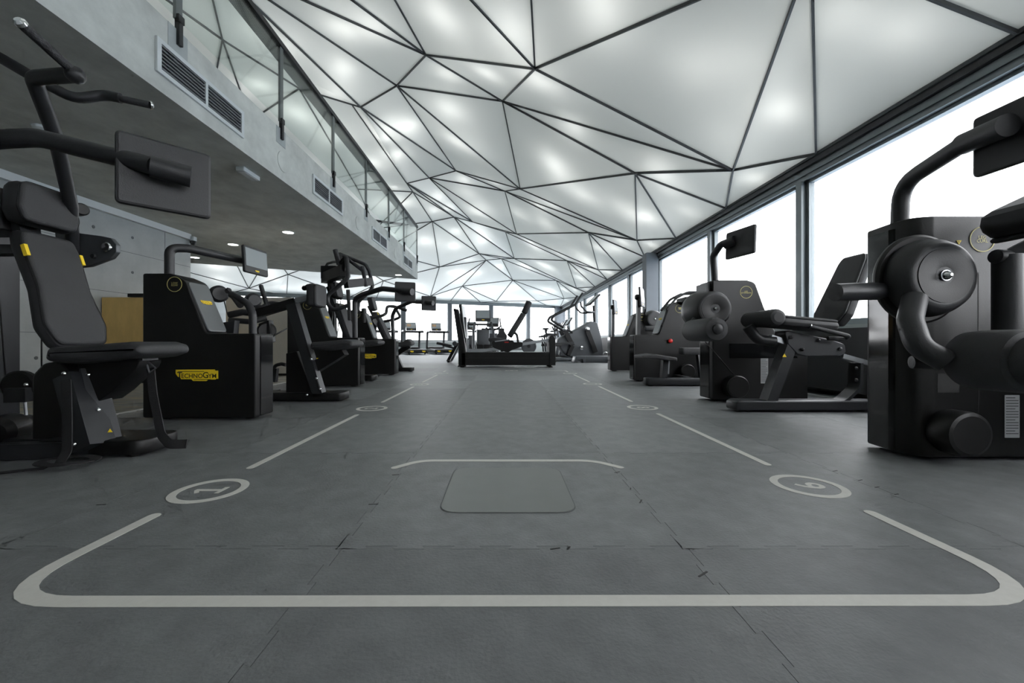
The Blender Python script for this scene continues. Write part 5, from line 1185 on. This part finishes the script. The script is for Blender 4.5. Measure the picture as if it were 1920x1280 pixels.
# ------------------------------------------------------------------ cross trainer, right of the leg press
def cross_trainer(label, loc, rz, sc=1.0, group=None):
    g = thing('cross_trainer', label, 'cross trainer', loc, rz, group)
    # local: front (console) towards +x, side faces the camera (-y)
    S = lambda pts: [(a * sc, b * sc) for a, b in pts]
    MB().prism(fil2(S([(.0, .10), (.92, .10), (.86, .60), (.74, 1.06), (.55, 1.10), (.35, .98), (-.35, .62), (-.40, .50), (-.2, .2)]), .08 * sc, 4), -.22 * sc, .22 * sc, XZ, .03).build('flywheel_shroud', 'trainer_grey', g)
    MB().box(-.9 * sc, .95 * sc, -.28 * sc, .28 * sc, .0, .10, bev=.03).build('base', 'trainer_grey', g)
    MB().tube([V(.72, 0, 1.02) * sc, V(.70, 0, 1.55) * sc], .045 * sc, sides=12).build('console_mast', 'frame_grey', g)
    MD = frame(V(.66, 0, 1.70) * sc, (0, -1, 0), V(.75, 0, .75))
    MB().prism(rrect(.55 * sc, .40 * sc, .03, 4), -.03, .03, MD, .01).build('console', 'display_back', g)
    MB().prism(rrect(.48 * sc, .30 * sc, .01, 2), .03, .033, MD).build('screen', 'screen_glass', g)
    for s in (-1, 1):
        y = s * .30 * sc
        MB().tube([V(.02, y / sc, .78) * sc, V(.12, y / sc, 1.10) * sc, V(-.62, y / sc, 1.22) * sc, V(-.55, y / sc, 1.30) * sc][0:1] + [V(-.58, y / sc, 1.12) * sc, V(-.50, y / sc, 1.24) * sc, V(.10, y / sc, 1.55) * sc, V(.30, y / sc, 1.86) * sc], .034 * sc, rnd=.10, sides=10).build('moving_handle', 'tube_black', g)
        MB().tube([V(.68, y * .3 / sc, 1.36) * sc, V(.40, y / sc, 1.36) * sc, V(.26, y / sc, 1.50) * sc, V(.24, y / sc, 1.62) * sc], .024 * sc, rnd=.08, sides=10).build('fixed_handle', 'tube_black', g)
        MB().bar(V(.42, y / sc, .86) * sc, V(.66, y / sc, .24) * sc, .05, .12 * sc, up=(1, 0, .3)).build('crank_arm', 'black_paint', g)
        MB().bar(V(-.20, y / sc, .86) * sc, V(.02, y / sc, .42) * sc, .05, .12 * sc, up=(1, 0, .3)).build('crank_arm', 'black_paint', g)
        MB().bar(V(.02, y / sc, .42) * sc, V(-.10, y / sc, .16) * sc, .05, .10 * sc, up=(1, 0, .3)).build('crank_arm', 'black_paint', g)
        for (a, b) in ((.42, .88), (-.20, .88), (.26, .36)):
            MB().lathe([(.07, 0), (.075, .02), (.06, .05), (.02, .055)], V(a * sc, y + s * .03, b * sc), (0, s, 0), 16).build('pivot_cap', 'chrome', g)
        MB().box((-.75) * sc, (-.30) * sc, y - .09 * sc, y + .09 * sc, .40 * sc, .45 * sc, bev=.02).build('pedal', 'rubber_grip', g)
        MB().bar(V(-.75, y / sc, .44) * sc, V(.05, y / sc, .50) * sc, .06 * sc, .07 * sc).build('pedal_beam', 'frame_grey', g)
    return g
ctp = at(1092, 672, 12.4)
cross_trainer('large grey cross trainer with swing handles, nearest of the trainers by the windows', (2.14, 12.9, 0), R(3), 1.15)
# ------------------------------------------------------------------ row of exercise bikes behind it along the right windows
def bike(label, loc, rz, sc=1.0):
    g = thing('exercise_bike', label, 'exercise bike', loc, rz, 'exercise bikes along the windows')
    MB().box(-.55, .55, -.08, .08, .0, .09, bev=.02).build('base_beam', 'black_paint', g)
    for x in (-.5, .5): MB().box(x - .05, x + .05, -.28, .28, 0, .07, bev=.02).build('foot_bar', 'black_paint', g)
    MB().prism(fil2([(-.1, .08), (.5, .08), (.5, .45), (.35, .75), (.15, .75), (-.05, .5)], .08, 4), -.11, .11, XZ, .03).build('flywheel_shroud', 'trainer_grey', g)
    MB().bar(V(-.32, 0, .08), V(-.38, 0, .82), .06, .08).build('seat_post', 'frame_grey', g)
    MB().prism(fil2([(-.55, .82), (-.15, .84), (-.12, .87), (-.2, .91), (-.5, .93), (-.58, .89)], .03, 3), -.11, .11, XZ, .03).build('saddle', 'upholstery', g)
    MB().bar(V(.3, 0, .7), V(.25, 0, 1.2), .06, .08).build('handle_post', 'frame_grey', g)
    for s in (-1, 1):
        MB().tube([V(.25, 0, 1.14), V(.22, s * .22, 1.14), V(-.05, s * .24, 1.12), V(-.14, s * .24, 1.30)], .02, rnd=.07, sides=8).build('handlebar', 'rubber_grip', g)
        MB().bar(V(.1, s * .13, .4), V(.1 + s * .14, s * .13, .4 - s * .05), .03, .04).build('crank', 'steel', g)
        MB().box(.1 + s * .14 - .06, .1 + s * .14 + .06, s * .2 - .05, s * .2 + .05, .37 - s * .05, .41 - s * .05).build('pedal', 'black_print', g)
    MD = frame(V(.28, 0, 1.36), (0, -1, 0), V(.55, 0, .8))
    MB().prism(rrect(.42, .34, .03, 4), -.025, .025, MD, .008).build('console', 'display_back', g)
    MB().prism(rrect(.36, .24, .008, 2), .025, .028, MD).build('screen', 'screen_glass', g)
    return g
for k, (x, y, rz, l) in enumerate(((2.15, 14.8, 3, 'nearest of the bikes, right behind the cross trainer'), (2.2, 16.2, 0, 'second bike behind the cross trainer'), (2.3, 17.7, -4, 'third bike behind the cross trainer'), (2.35, 19.2, 2, 'fourth bike towards the far corner'), (2.4, 20.8, 0, 'farthest bike at the window corner'))):
    bike('grey exercise bike with slanted console, ' + l, (x, y, 0), R(rz))
# grey step platform and cable loop on the floor near the column
g = thing('step_platform', 'low grey step platform on the floor below the cross trainer', 'step platform', (2.65, 11.75, -.012))
MB().box(-.30, .55, -.22, .3, .0, .20, bev=.03).build('top_block', 'trainer_grey', g)
MB().prism(fil2([(-.62, .0), (-.52, .0), (-.5, .1), (-.36, .12), (-.34, .0), (-.28, .0), (-.28, .2), (-.56, .2)], .02, 2), -.2, .25, XZ, .008).build('front_step', 'trainer_grey', g)
MB().tube([V(.30, .0, .20), V(.30, .0, .29), V(.36, .0, .32), V(.43, .0, .29), V(.43, .0, .2)], .012, rnd=.05, sides=8).build('loop_handle', 'chrome', g)
